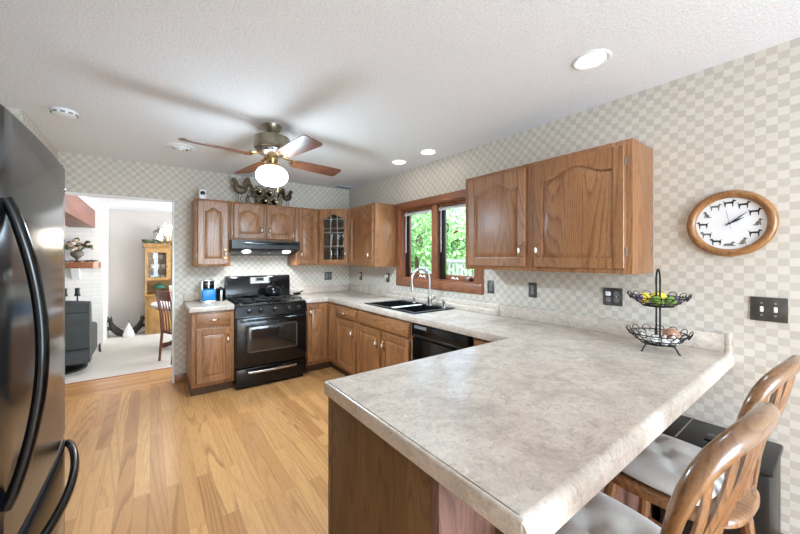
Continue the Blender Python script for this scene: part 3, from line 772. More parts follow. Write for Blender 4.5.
# ------------------------------------------------------------------ things on the ceiling
for (x, y, r, lab, e) in ((1.827, .793, .088, 'largest recessed ceiling light nearest the camera, above the peninsula', 8), (2.13, 2.87, .088, 'recessed ceiling light over the sink, left one of the far pair', 12), (2.153, 2.431, .088, 'recessed ceiling light over the sink, right one of the far pair', 12)):
    c = thing('recessed_light', lab, 'ceiling light', (x, y, H), 0, 'recessed ceiling lights')
    m = MB(); m.lathe([(r, 0), (r, -.005), (r-.008, -.008), (r-.022, -.004), (r-.024, 0)], seg=32, cap=False); m.build('trim_ring', 'white_plastic', c)
    m = MB(); m.lathe([(r-.024, -.001), (r-.03, -.004), (.02, -.005)], seg=28); m.build('lens', 'bulb', c)
    lamp('recessed_lamp', 'SPOT', (x, y, H-.03), e*(1.5 if y < 1 else 3.6), (.64, .84, 1), (0, math.radians(14), 0), .06, spot_size=1.9, spot_blend=1.0)
c = thing('smoke_detector', 'round white smoke detector on the ceiling above the refrigerator', 'smoke detector', (-.478, 3.27, H))
m = MB(); m.lathe([(.07, 0), (.07, -.012), (.062, -.03), (.05, -.036), (.02, -.038)], seg=28); b = m.build('case', 'white_plastic', c)
m = MB()
for k in range(10):
    a = 2*PI*k/10; m.box(-.012, .012, -.004, .004, -.027, -.018); 
    for v in list(m.bm.verts)[-8:]: v.co = Matrix.Rotation(a, 3, 'Z') @ (v.co+Vector((0, -.0655, 0)))
m.build('vent_slots', 'grey_plastic', b)
c = thing('round_ceiling_vent', 'round white ceiling air diffuser left of the ceiling fan', 'ceiling vent', (.222, 3.69, H))
m = MB(); m.lathe([(.118, 0), (.118, -.006), (.09, -.014), (.085, -.004), (.085, 0)], seg=32, cap=False); m.build('flange', 'white_plastic', c)
m = MB(); m.lathe([(.082, -.004), (.075, -.02), (.066, -.022), (.066, -.004)], seg=32, cap=False); m.lathe([(.05, -.006), (.045, -.026), (.036, -.028), (.036, -.006)], seg=28, cap=False); m.lathe([(.022, -.004), (.022, -.03), (.004, -.034)], seg=20); m.build('louvre_ring', 'white_plastic', c)
m = MB(); m.lathe([(.084, -.001), (.084, -.002)], seg=28); m.build('duct', 'black_satin', c)
c = thing('ceiling_register', 'rectangular slatted ceiling register in the corner above the glass cabinet', 'ceiling vent', (2.235, 4.37, H))
m = MB(); m.box(-.14, .14, -.075, -.06, -.008, 0, .002); m.box(-.14, .14, .06, .075, -.008, 0, .002); m.box(-.14, -.125, -.075, .075, -.008, 0, .002); m.box(.125, .14, -.075, .075, -.008, 0, .002); m.build('frame', 'white', c)
m = MB()
for k in range(7): y = -.05+k*.0167; m.box(-.126, .126, y-.003, y+.003, -.007, -.001)
m.build('slats', 'grey_plastic', c)

# ------------------------------------------------------------------ outlets and switches
def wall_plate(name, label, cat, loc, rz, w, h, kind):
    c = thing(name, label, cat, loc, rz)
    m = MB(); m.box(-w/2, w/2, -.007, 0, -h/2, h/2, .004); p = m.build('cover_plate', 'pewter', c)
    def duplex(x):
        for zz in (-.02, .02):
            m = MB(); m.lathe([(.0155, 0), (.0155, .003)], seg=18, axis='y'); m.xf(Matrix.Rotation(PI, 4, 'Z')); r = m.build('socket', 'grey_plastic', p, loc=(x, -.007, zz))
            m = MB(); m.box(-.006, -.004, -.0036, -.0030, -.004, .004); m.box(.004, .006, -.0036, -.0030, -.004, .004); m.build('slots', 'black_ink', r)
    def toggle(x):
        m = MB(); m.box(x-.006, x+.006, -.0085, -.006, -.013, .013, .001); m.box(x-.0045, x+.0045, -.02, -.007, -.002, .009, .002); m.build('toggle', 'porcelain', p)
    def screws(x, zz):
        m = MB(); m.lathe([(.0045, 0), (.0045, .002)], seg=10, axis='y'); m.xf(Matrix.Rotation(PI, 4, 'Z')); m.build('screw', 'nickel', p, loc=(x, -.007, zz))
    for i, k in enumerate(kind):
        x = (i-(len(kind)-1)/2)*.046
        if k == 'd': duplex(x); screws(x, 0)
        elif k == 't': toggle(x); screws(x, .03); screws(x, -.03)
        elif k == 'p':
            duplex(x); m = MB(); m.box(x-.022, x+.022, -.04, -.008, .0, .045, .006); m.build('adapter', 'white_plastic', p)
        elif k == 'g':
            duplex(x); m = MB(); m.box(x-.014, x+.014, -.022, -.008, .006, .034, .004); m.build('plug', 'white_plastic', p)
    return c
wall_plate('wall_outlet', 'pewter double wall outlet on the back wall right of the range', 'outlet', (2.074, B, 1.145), 0, .115, .115, 'dd')
wall_plate('wall_outlet', 'wall outlet on the window wall nearest the room corner, white plug in it', 'outlet', (A, 4.169, 1.147), R90, .07, .115, 'g')
wall_plate('wall_outlet', 'pewter wall outlet just left of the window casing with white adapter', 'outlet', (A, 3.491, 1.155), R90, .07, .115, 'p')
wall_plate('wall_outlet', 'pewter wall outlet just right of the window casing, under the wall cabinet', 'outlet', (A, 1.891, 1.150), R90, .07, .115, 'd')
wall_plate('wall_outlet', 'pewter wall outlet under the middle of the big wall cabinet', 'outlet', (A, 1.486, 1.152), R90, .07, .115, 'd')
wall_plate('wall_outlet', 'wide pewter wall outlet with plug, left of the wire fruit stand', 'outlet', (A, .918, 1.153), R90, .115, .115, 'gd')
wall_plate('light_switch', 'dark pewter double toggle switch plate below the wall clock', 'light switch', (A, .232, 1.155), R90, .125, .118, 'tt')

# ------------------------------------------------------------------ wall clock
c = thing('wall_clock', 'round oak-framed wall clock with dog silhouettes for hours', 'clock', (A, .368, 1.584), R90)
m = MB(); m.lathe([(.132, .006), (.134, .020), (.142, .030), (.153, .034), (.163, .030), (.171, .018), (.171, 0.0)], seg=56, axis='y', cap=False); m.xf(Matrix.Rotation(PI, 4, 'Z')); m.build('frame', 'clock_wood', c, smooth=50)
m = MB(); m.lathe([(.135, 0.0), (.135, .010)], seg=48, axis='y'); m.xf(Matrix.Rotation(PI, 4, 'Z')); m.build('face', 'white', c)
def dog(kind):
    m = MB()
    if kind == 0:   # standing
        P = [(-.018, .004), (-.021, .012), (-.019, .011), (-.016, .005), (.008, .006), (.011, .013), (.013, .015), (.015, .012), (.021, .010), (.020, .007), (.014, .006), (.012, -.002), (.011, -.016), (.008, -.016), (.008, -.003), (-.010, -.002), (-.013, -.008), (-.012, -.016), (-.015, -.016), (-.017, -.007)]
    elif kind == 1:  # sitting
        P = [(-.012, -.014), (-.019, -.013), (-.020, -.011), (-.013, -.010), (-.010, -.001), (-.003, .006), (-.001, .014), (.002, .016), (.004, .014), (.010, .011), (.009, .008), (.005, .007), (.004, .000), (.006, -.014), (.003, -.014), (.001, -.006), (-.002, -.014)]
    else:            # lying
        P = [(-.020, -.008), (-.018, -.001), (-.010, .003), (.004, .003), (.007, .009), (.010, .012), (.012, .009), (.018, .007), (.017, .004), (.012, .003), (.011, -.004), (.020, -.007), (.020, -.009)]
    m.prism([(x, z) for x, z in P], -.0112, -.0098, 'y'); return m
kinds = [0, 0, 0, 1, 0, 1, 2, 0, 0, 0, 1, 0]
for hr in range(12):
    a = PI/2-2*PI*hr/12
    m = dog(kinds[hr]); s_ = 1.18
    m.xf(Matrix.Translation((.106*math.cos(a), 0, .106*math.sin(a))) @ Matrix.Diagonal((s_*(-1 if 7 <= hr <= 10 else 1), 1, s_, 1)))
    m.build('hour_marker', 'black_ink' if hr in (0, 1, 2, 4, 7, 9) else 'grey_ink', c, smooth=0)
def hand(name, ang, ln, wd, tail, mat, y):
    m = MB(); m.prism([(-wd*.5, -tail), (wd*.5, -tail), (wd, ln*.55), (0, ln), (-wd, ln*.55)], -y-.001, -y, 'y'); m.xf(Matrix.Rotation(ang, 4, 'Y')); m.build(name, mat, c, smooth=0)
hand('hour_hand', math.radians(62), .062, .004, .014, 'black_ink', .0135); hand('minute_hand', math.radians(50), .092, .0028, .018, 'black_ink', .016); hand('second_hand', math.radians(-10), .085, .0009, .03, 'grey_ink', .018)
m = MB(); m.lathe([(.005, .009), (.005, .02), (.002, .021)], seg=12, axis='y'); m.xf(Matrix.Rotation(PI, 4, 'Z')); m.build('hub', 'black_ink', c)

# ------------------------------------------------------------------ two-tier fruit stand
FSX, FSY = 2.165, .605
c = thing('fruit_stand', 'two-tier black wire fruit stand on the peninsula worktop', 'fruit stand', (FSX, FSY, CT))
def basket(name, z, r0, r1, h):
    m = MB(); wr = .0028
    for r, zz in ((r1, z+h), (r0, z), (r0*.55, z-.004), ((r0+r1)/2, z+h*.42)):
        m.tube([(r*math.cos(2*PI*k/32), r*math.sin(2*PI*k/32), zz) for k in range(32)], wr, 6, closed=True)
    for k in range(16):
        a = 2*PI*k/16; m.tube([(r0*.1*math.cos(a), r0*.1*math.sin(a), z-.005), (r0*math.cos(a), r0*math.sin(a), z), (r1*math.cos(a), r1*math.sin(a), z+h)], .0018, 5)
    for k in range(14):
        a = 2*PI*(k+.5)/14; ca, sa = math.cos(a), math.sin(a); pts = []
        for j in range(12):
            t = 2*PI*j/12; rr = r1+.006+.016*math.cos(t)*.55; q = .020*math.sin(t); zz = z+h+.004+.017*math.cos(t)
            pts.append((rr*ca-q*sa, rr*sa+q*ca, zz))
        m.tube(pts, .0022, 5, closed=True)
    return m.build(name, 'iron', c)
basket('lower_basket', .040, .075, .128, .052); basket('upper_basket', .238, .066, .122, .046)
m = MB()
hd = Vector((.53, .85, 0)).normalized()*.0   # handle plane
hx_, hy_ = .80, .60
pts = [(-.022*hx_, -.022*hy_, .03), (-.022*hx_, -.022*hy_, .36)]+[(.022*hx_*-math.cos(PI*i/10), .022*hy_*-math.cos(PI*i/10), .37+.062*math.sin(PI*i/10)) for i in range(11)]+[(.022*hx_, .022*hy_, .36), (.022*hx_, .022*hy_, .03)]
m.tube(pts, .0045, 8); m.build('handle', 'iron', c)
for a in (2.7, 4.4, .4):
    ca, sa = math.cos(a), math.sin(a); m = MB()
    m.tube([(.02*ca, .02*sa, .034), (.078*ca, .078*sa, .038), (.092*ca, .092*sa, .02), (.102*ca, .102*sa, .004), (.108*ca, .108*sa, .004)], .004, 7); m.build('foot', 'iron', c)
def fruit(name, label, cat, mat, x, y, z, r, group, axis=(1, 1, 1.25), rz=0., stem=None):
    m = MB(); m.ell((0, 0, 0), tuple(r*a for a in axis), 16, 11)
    if name in ('lemon', 'lime'): m.ell((r*axis[0]*.95, 0, 0), (r*.22, r*.16, r*.16), 8, 6)
    o = m.build(name, mat, None, smooth=80, loc=(FSX+x, FSY+y, CT+z), rot=(0, 0, rz)); tag(o, label, cat, group); return o
zu = .238+.030
fruit('lemon', 'yellow lemon on the upper tier, left one', 'lemon', 'yellow', -.03, .055, zu+.008, .029, 'fruit on the upper tier', (1.25, 1, 1), .6)
fruit('lemon', 'yellow lemon on the upper tier, behind the handle', 'lemon', 'yellow', .045, .01, zu+.012, .029, 'fruit on the upper tier', (1.25, 1, 1), 2.2)
fruit('lime', 'green lime at the front of the upper tier, left of the handle', 'lime', 'green', -.045, -.005, zu, .025, 'fruit on the upper tier', (1.2, 1, 1), 1.2)
fruit('lime', 'green lime at the front of the upper tier, right of the handle', 'lime', 'green', -.012, -.055, zu, .025, 'fruit on the upper tier', (1.2, 1, 1), 2.8)
fruit('plum', 'dusky purple plum at the right of the upper tier', 'plum', 'purple', .035, -.065, zu, .023, 'fruit on the upper tier', (1, 1, 1))
fruit('plum', 'dusky purple plum at the left of the upper tier', 'plum', 'purple', -.062, .065, zu+.012, .018, 'fruit on the upper tier', (1, 1, 1))
zl = .040+.028
fruit('onion', 'brown onion at the right of the lower tier', 'onion', 'onion', .035, -.045, zl+.02, .037, 'vegetables on the lower tier', (1.1, 1, .9))
gl = (('leftmost white garlic bulb on the lower tier', -.045, .065), ('white garlic bulb on the lower tier, behind the handle', .02, .055), ('white garlic bulb at the front of the lower tier, left of the handle', -.065, .01), ('white garlic bulb at the very front of the lower tier, below the handle', -.045, -.045), ('small white garlic bulb in front of the brown onion', -.012, -.085), ('white garlic bulb in the centre of the lower tier', -.01, .0))
for i, (lab, x, y) in enumerate(gl):
    m = MB(); r = .025
    m.lathe([(.004, -.018), (.018, -.016), (r, -.004), (.02, .010), (.008, .020), (.004, .034), (.003, .036)], seg=16); o = m.build('garlic_bulb', 'garlic', None, smooth=60, loc=(FSX+x*.8, FSY+y*.8, CT+zl-.004), rot=(.3*(i % 3-1), .4*(i % 2), i)); tag(o, lab, 'garlic', 'vegetables on the lower tier')

# ------------------------------------------------------------------ counter stools and cushions
def make_stool(label, loc, rz):
    c = thing('counter_stool', label, 'stool', loc, rz)
    zs = .598
    def seat_outline(k=1.0):
        o = []
        for i in range(40):
            t = 2*PI*i/40; x = abs(math.cos(t))**.62*(1 if math.cos(t) > 0 else -1); y = abs(math.sin(t))**.62*(1 if math.sin(t) > 0 else -1)
            wd = .218+.018*y; o.append((x*wd*k, y*.208*k))
        return o
    m = MB(); m.loops([[(x, y, zs-.022) for x, y in seat_outline(.90)], [(x, y, zs-.008) for x, y in seat_outline(1.0)], [(x, y, zs+.010) for x, y in seat_outline(1.0)], [(x, y, zs+.018) for x, y in seat_outline(.96)]]); m.build('seat', 'oak_chair', c, smooth=50)
    for sx in (-1, 1):
        for sy in (-1, 1):
            a = Vector((sx*.15, sy*.14, zs-.015)); b = Vector((sx*.215, sy*.205, 0)); pts = [a.lerp(b, t) for t in (0, .2, .35, .5, .8, 1)]
            m = MB(); m.tube(pts, [.019, .021, .018, .021, .017, .014], 10); m.build('leg', 'oak_chair', c)
    for z, p, q in ((.22, (-1, 1), (1, 1)), (.30, (-1, -1), (1, -1)), (.26, (-1, -1), (-1, 1)), (.26, (1, -1), (1, 1))):
        f = lambda s_: (s_[0]*(.15+.065*(zs-z)/zs), s_[1]*(.14+.065*(zs-z)/zs), z)
        m = MB(); m.tube([f(p), tuple((Vector(f(p))+Vector(f(q)))/2), f(q)], [.010, .013, .010], 8); m.build('stretcher', 'oak_chair', c)
    def yb(z, x):  # recline of the back, the shoulders a little forward
        t = max(0, (z-.598)/.495)
        return -.172-.038*t-.081*t*t+.02*(abs(x)/.211)**2*t
    half = [(.150, .602), (.166, .72), (.184, .825), (.197, .90), (.203, .955), (.200, .998), (.186, 1.034), (.158, 1.060), (.112, 1.077), (.056, 1.085), (0, 1.087)]
    path = [(-x, z) for x, z in half]+[(x, z) for x, z in half[-2::-1]]
    rad = [.6, .62, .68, .78, .88, .98, 1.08, 1.16, 1.2, 1.22, 1.22]; rad = rad+rad[-2::-1]
    m = MB(); m.tube([(x, yb(z, x), z) for x, z in path], rad, 14, flat=(.0165, .0185), up=(0, 1, 0)); m.build('back_bow', 'oak_bow', c, smooth=60)
    for k in range(5):
        u = (k-2)/2
        m = MB(); pts = []; n = 12; ztop = 1.084-.03*abs(u)**2.2
        for i in range(n+1):
            t = i/n; z = .602+(ztop-.602)*t; x = u*(.11+.055*t**.8)
            pts.append((x, yb(z, x)-.012*math.sin(PI*t)+.010*math.sin(2*PI*t), z))
        sc_ = [.62+.42*math.sin(PI*min(1, i/n*.8+.12))**.8 for i in range(n+1)]
        m.tube(pts, sc_, 8, flat=(.0075, .0185), up=(0, 1, 0)); m.build('slat', 'oak_chair', c, smooth=60)
    return c
def make_cushion(label, loc, rz):
    m = MB(); N = 26; W_, D_, T_ = .200, .168, .036
    def edge(u, v): return max(0.0, 1-abs(u)**3.2)**.5*max(0.0, 1-abs(v)**3.2)**.5
    tufts = [(-.42, -.42), (.42, -.42), (-.42, .42), (.42, .42), (0, 0)]
    top, bot = [], []
    for j in range(N+1):
        rt, rb = [], []
        for i in range(N+1):
            u, v = math.sin(PI/2*(-1+2*i/N)), math.sin(PI/2*(-1+2*j/N))
            k = 1-.10*(u*u*v*v)
            e = edge(u, v)
            dz = sum(.65*math.exp(-((u-a)**2+(v-b)**2)/.028) for a, b in tufts)
            cr = .14*math.exp(-(u-v)**2/.01)*(1 if abs(u) < .45 else .3)+.14*math.exp(-(u+v)**2/.01)*(1 if abs(u) < .45 else .3)
            x, y = u*W_*k, v*D_*k
            rt.append(m.bm.verts.new((x, y, T_*e*(1.25-min(.9, dz)-cr)+.002))); rb.append(m.bm.verts.new((x, y, -.012*e-.002)))
        top.append(rt); bot.append(rb)
    for g, fl in ((top, 1), (bot, -1)):
        for j in range(N):
            for i in range(N):
                q = (g[j][i], g[j][i+1], g[j+1][i+1], g[j+1][i]); m.bm.faces.new(q if fl > 0 else q[::-1])
    ring = lambda g: g[0][:-1]+[r[-1] for r in g[:-1]]+g[-1][:0:-1]+[r[0] for r in g[:0:-1]]
    a, b = ring(top), ring(bot)
    for i in range(len(a)): m.bm.faces.new((a[i], b[i], b[(i+1) % len(a)], a[(i+1) % len(a)]))
    o = m.build('seat_cushion', 'cushion', None, smooth=80, loc=loc, rot=(0, 0, rz)); tag(o, label, 'cushion', 'grey stool cushions')
    mm = MB()
    for a_, b_ in tufts: mm.ell((a_*W_, b_*D_, .022 if (a_, b_) != (0, 0) else .020), (.006, .006, .003), 8, 5)
    mm.build('tuft_button', 'cushion', o); return o
S1, S2 = (.963, .392), (1.555, .385)
make_stool('oak curved-back counter stool nearest the camera, at the peninsula', (S1[0], S1[1], 0), -.08)
make_stool('oak curved-back counter stool farther along the peninsula, next to the black bin', (S2[0], S2[1], 0), -.08)
make_cushion('tufted grey seat cushion on the nearer curved-back stool', (S1[0]+.008, S1[1]+.030, .633), -.10)
make_cushion('tufted grey seat cushion on the farther curved-back stool', (S2[0]+.008, S2[1]+.030, .633), -.10)
# black bin by the wall
c = thing('waste_bin', 'black lidded bin on the floor against the wall under the counter', 'bin', (2.20, .39, 0))
m = MB(); m.box(-.15, .19, -.2, .18, 0, .50, .02); m.build('bucket', 'black_satin', c)
m = MB(); m.box(-.158, .196, -.208, .188, .50, .525, .010); li = m.build('lid', 'black_satin', c)
m = MB(); m.box(-.13, .17, .115, .122, .524, .530, .002); m.build('lid_rail', 'nickel', li)
m = MB(); m.box(-.05, .05, -.16, .03, .523, .531, .006); m.build('lid_grip', 'black', li)

# ------------------------------------------------------------------ things on the left worktop and above the cabinets
c = thing('coffee_maker', 'silver and black coffee maker with bright blue front on the small left worktop', 'coffee maker', (.515, B-.25, CT))
m = MB(); m.box(-.075, .075, -.10, .10, 0, .022, .006); m.build('base', 'nickel', c)
m = MB(); m.box(-.072, -.052, -.08, .09, .022, .235, .006); m.box(.052, .072, -.08, .09, .022, .235, .006); m.build('side_panel', 'nickel', c)
m = MB(); m.box(-.055, .055, .0, .09, .022, .235, .004); m.box(-.052, .052, -.085, .09, .155, .235, .008); h_ = m.build('brew_head', 'black', c)
m = MB(); m.box(-.006, .006, -.090, -.084, .16, .232); m.build('trim', 'chrome', h_)
m = MB(); m.box(-.068, .068, -.112, -.0, .024, .150, .016, 3); m.build('water_tank', 'blue', c)
m = MB(); m.box(-.06, .06, -.08, .08, .235, .246, .005); m.build('lid', 'nickel', c)
c = thing('canister', 'black cylindrical canister with silver band beside the blue coffee maker', 'canister', (.650, B-.20, CT))
m = MB(); m.lathe([(.052, 0), (.054, .006), (.054, .125), (.05, .13)], seg=28); m.build('body', 'black', c)
m = MB(); m.box(-.008, .012, -.0565, -.05, .004, .124, .001); m.build('band', 'nickel', c)
m = MB(); m.lathe([(.054, .13), (.054, .140), (.02, .148), (.012, .158), (0, .16)], seg=24, cap=False); m.build('lid', 'black_satin', c)

c = thing('security_camera', 'small white camera with black lens on the left wall cabinet', 'camera', (.470, B-.20, U1))
m = MB(); m.box(-.034, .034, -.03, .03, .0, .118, .008); b = m.build('body', 'white_plastic', c)
m = MB(); m.lathe([(.024, 0), (.024, .004), (.018, .006)], seg=24, axis='y'); m.xf(Matrix.Rotation(PI, 4, 'Z')); m.build('lens', 'black', b, loc=(0, -.03, .074))

def rooster(name, label, loc, rz, s, flip, mat):
    c = thing(name, label, 'figurine', loc, rz, None)
    f = -1 if flip else 1
    m = MB(); m.lathe([(.045, 0), (.045, .006), (.02, .010)], seg=20); m.xf(Matrix.Scale(s, 4)); m.build('stand', mat, c)
    m = MB()
    for dx in (-.012, .014): m.tube([(f*dx, 0, .006), (f*(dx+.006), 0, .06), (f*dx*1.2, 0, .11)], .0045, 6); m.tube([(f*(dx-.014), 0, .010), (f*(dx+.024), 0, .010)], .004, 6)
    m.xf(Matrix.Scale(s, 4)); m.build('leg', mat, c)
    m = MB()
    m.tube([(-f*.068, 0, .178), (-f*.045, 0, .160), (-f*.015, 0, .150), (f*.015, 0, .155), (f*.034, 0, .180), (f*.040, 0, .212), (f*.046, 0, .240), (f*.060, 0, .256), (f*.074, 0, .256)], [.018, .034, .044, .046, .040, .029, .023, .024, .012], 12)
    m.tube([(f*.07, 0, .250), (f*.098, 0, .243)], [.009, .001], 6)
    m.xf(Matrix.Diagonal((s, s*.7, s, 1))); m.build('body', mat, c, smooth=70)
    m = MB()
    for k in range(7):
        P0 = Vector((-.050, .170)); P1 = Vector((-.050-.008*k, .30)); P2 = Vector((-.080-.010*k, .31-.022*k))
        P3 = Vector((-.098-.007*k, .25-.026*k)); pts = []
        for i in range(9):
            t = i/8; p = P0*(1-t)**3+P1*3*t*(1-t)**2+P2*3*t*t*(1-t)+P3*t**3; pts.append((f*p.x, (k-3)*.006, p.y))
        m.tube(pts, [.014, .017, .018, .018, .016, .014, .011, .007, .003], 7)
    m.xf(Matrix.Scale(s, 4)); m.build('tail', mat, c, smooth=70)
    m = MB(); m.prism([(f*.045, .258), (f*.048, .276), (f*.056, .266), (f*.062, .284), (f*.070, .268), (f*.078, .276), (f*.078, .258)], -.004, .004, 'y'); m.prism([(f*.080, .243), (f*.088, .220), (f*.074, .232)], -.003, .003, 'y')
    m.xf(Matrix.Scale(s, 4)); m.build('comb', 'rust', c)
rooster('rooster_figurine', 'tall bronze metal rooster on top of the cabinets, left of the wine rack', (.865, B-.17, U1), 0, 1.10, True, 'bronze')
rooster('rooster_figurine', 'short dark metal rooster on top of the cabinets, right of the wine rack', (1.425, B-.17, U1), 0, .84, False, 'rust')
c = thing('wine_rack', 'scrolled metal wine rack of rings on the cabinets between two roosters', 'wine rack', (1.13, B-.16, U1))
rings_at = [(-.125, .062), (0.0, .062), (.125, .062), (-.063, .168), (.063, .168)]
m = MB()
for x, z in rings_at:
    for y in (-.07, .07): m.tube([(x+.058*math.cos(2*PI*k/28), y, z+.058*math.sin(2*PI*k/28)) for k in range(28)], .0075, 7, closed=True)
    m.tube([(x, -.07, z-.058), (x, .07, z-.058)], .004, 6)
m.build('ring', 'bronze', c, smooth=70)
m = MB(); m.tube([(-.2, -.07, .004), (.2, -.07, .004)], .004, 6); m.tube([(-.2, .07, .004), (.2, .07, .004)], .004, 6)
for sx in (-1, 1):
    m.tube([(sx*(.185+.0*i), -.07, .004+.01*i) for i in range(2)]+[(sx*(.20-.012*i+.03*math.sin(i*.5)), -.07, .03+.03*i) for i in range(7)], .0045, 6)
    sp_ = []
    for i in range(20):
        a = i*.42; r = .038*(1-i/24); sp_.append((sx*(.165+r*math.cos(a)), -.07, .215+r*math.sin(a)))
    m.tube(sp_, .004, 6)
m.build('scroll', 'bronze', c, smooth=70)
wb = None
for i, (x, z) in enumerate(rings_at[1:]):
    lab = ['dark wine bottle in the bottom middle ring of the wine rack', 'dark wine bottle in the bottom right ring of the wine rack', 'dark wine bottle in the upper left ring of the wine rack', 'dark wine bottle in the upper right ring of the wine rack'][i]
    loc = (1.13+x, B-.02, U1+z-.012)
    if wb is None:
        wb = thing('wine_bottle', lab, 'bottle', loc, 0, 'wine bottles in the ring rack')
        m = MB(); m.lathe([(.036, 0), (.037, -.006), (.037, -.17), (.03, -.20), (.016, -.225), (.0145, -.25)], seg=18, axis='y'); m.build('glass', 'wine', wb)
        m = MB(); m.lathe([(.0155, -.25), (.0165, -.262), (.0155, -.285), (.010, -.288)], seg=14, axis='y'); m.build('capsule', 'brass', wb)
    else: dup(wb, loc, label=lab)

# ------------------------------------------------------------------ window dressing
def blind(label, y0, y1):
    c = thing('window_blind', label, 'blind', (A+.035, (y0+y1)/2, WZ1-.018)); hw = (y1-y0)/2-.004
    m = MB(); m.box(-.018, .018, -hw, hw, -.024, 0, .003); m.build('head_rail', 'window_wood', c)
    m = MB()
    for k in range(4): m.box(-.016, .016, -hw+.004, hw-.004, -.034-.0042*k-.0022, -.034-.0042*k)
    m.build('slats', 'white_plastic', c)
    m = MB(); m.box(-.016, .016, -hw+.004, hw-.004, -.064, -.051, .003); m.build('bottom_rail', 'white_plastic', c)
    m = MB(); m.tube([(-.024, hw-.05, -.02), (-.026, hw-.05, -.50)], .0035, 6); m.build('wand', 'white_plastic', c)
blind('raised white blind over the left window sash', ym+.04, WY1-.016)
blind('raised white blind over the right window sash, partly behind the big cabinet', WY0+.016, ym-.04)
def catcher(label, y, z, ry, rz, mat, ztop):
    c = thing('suncatcher', label, 'suncatcher', (A+.048, y, z))
    m = MB(); m.tube([(0, ry*math.cos(2*PI*k/28), rz*math.sin(2*PI*k/28)) for k in range(28)], .005, 6, closed=True); m.build('rim', 'pewter', c)
    m = MB(); m.loops([[(xx, (ry-.002)*math.cos(2*PI*k/24), (rz-.002)*math.sin(2*PI*k/24)) for k in range(24)] for xx in (-.0015, .0015)]); m.build('disc', mat, c)
    m = MB(); m.tube([(0, 0, rz), (0, 0, ztop-z)], .0012, 5); m.build('cord', 'grey_plastic', c)
catcher('round glass suncatcher hanging in the left window pane', 2.93, 1.60, .055, .062, 'glass_ware', WZ1-.1)
catcher('small round suncatcher hanging by the window mullion', 2.50, 1.72, .035, .05, 'glass_ware', WZ1-.1)
catcher('wide oval suncatcher hanging in the right window pane', 2.33, 1.535, .10, .05, 'glass_ware', WZ1-.1)
c = thing('hummingbird_ornament', 'tiny red hummingbird ornament hanging above the oval suncatcher', 'ornament', (A+.030, 2.345, 1.665))
m = MB(); m.tube([(0, -.03, .012), (0, -.01, .005), (0, .012, -.004), (0, .035, -.02)], [.003, .011, .010, .002], 8); m.build('body', 'red', c)
m = MB(); m.prism([(-.004, .004), (.018, .034), (.010, .004)], -.002, .002, 'x'); m.build('wing', 'black_ink', c)
m = MB(); m.tube([(0, 0, .01), (0, 0, WZ1-.10-1.665)], .0012, 5); m.build('cord', 'grey_plastic', c)
def sill_shell(label, y, s):
    c = thing('sill_ornament', label, 'ornament', (A+.03, y, WZ0+.016)); m = MB()
    m.tube([(0, -.05*s, .004), (0, -.03*s, .022*s), (0, 0, .012), (0, .03*s, .026*s), (0, .055*s, .006)], [.004, .010, .008, .010, .003], 8); m.build('body', 'porcelain', c)
sill_shell('white wavy ornament on the left half of the window sill', 2.86, 1.1)
sill_shell('white wavy ornament on the right half of the window sill', 2.36, 1.0)
c = thing('sill_dish', 'small clear dish at the right end of the window sill', 'dish', (A+.03, 2.18, WZ0+.016))
m = MB(); m.lathe([(.02, 0), (.035, .018), (.04, .03), (.036, .028), (.018, .006), (0, .006)], seg=18, cap=False); m.build('bowl', 'nickel', c)
m = MB(); m.ell((0, 0, .028), (.018, .018, .014), 10, 7); m.build('pebble', 'petal', c)

# ------------------------------------------------------------------ family room
c = thing('recliner', 'charcoal leather recliner seen from behind on pale carpet', 'armchair', (-1.1, 6.75, FZ))
m = MB(); m.lathe([(.36, 0), (.36, .03), (.30, .05), (.12, .06), (.12, .14)], seg=32); m.build('swivel_base', 'black_satin', c)
m = MB(); m.box(-.42, .42, -.36, .42, .14, .40, .05, 3); m.build('seat_box', 'recliner', c)
m = MB()
prof = [(-.46, .16), (-.47, .45), (-.50, .75), (-.50, .98), (-.44, 1.03), (-.34, 1.02), (-.28, .94), (-.24, .50), (-.24, .16)]
m.loops([[(x, y*(1 if abs(x) < .40 else .96), z*(1 if abs(x) < .40 else .975)) for y, z in prof] for x in (-.43, -.40, -.2, 0, .2, .40, .43)]); b = m.build('backrest', 'recliner', c, smooth=50)
m = MB(); m.tube([(-.42, -.475, .36), (0, -.485, .345), (.42, -.475, .36)], .006, 6); m.tube([(-.42, -.505, .86), (0, -.51, .87), (.42, -.505, .86)], .006, 6); m.build('seam', 'black_satin', b)
for sx in (-1, 1):
    m = MB(); m.box(sx*.37-.06, sx*.37+.06, -.28, .42, .16, .60, .045, 3); m.build('armrest', 'recliner', c)
m = MB(); m.box(.485, .505, -.10, .02, .22, .32, .008); m.tube([(.495, -.04, .28), (.51, -.12, .22)], .012, 8); m.build('lever', 'black_satin', c)

# fireplace wall dressing
c = thing('mantel_shelf', 'brown wooden mantel shelf on the white fireplace wall', 'shelf', (0, 8.2, 0))
m = MB(); m.prism([(-2.3, -.25), (-.80, -.25), (-.735, -.20), (-.72, -.12), (-.72, -.001), (-2.3, -.001)], 1.225, 1.33); m.build('board', 'mantel_wood', c)
for bx in (-1.05, -1.95): m = MB(); m.prism([(-.001, 1.225), (-.18, 1.225), (-.001, 1.02)], bx-.05, bx+.05, 'x'); m.build('bracket', 'white', c)
c = thing('ceiling_beam', 'reddish timber beam running to the fireplace wall near the ceiling', 'beam', (0, 0, 0))
m = MB(); m.box(-1.15, -.80, B+.125, 8.19, 1.95, 2.27, .008); m.build('timber', 'beam_wood', c)
m = MB(); m.box(-1.1, -.86, B+.125, 8.19, 2.27, H-.001); m.build('packer', 'white', c)
c = thing('flower_vase', 'grey urn of cream and green flowers on the mantel shelf', 'vase', (-1.02, 8.06, 1.33))
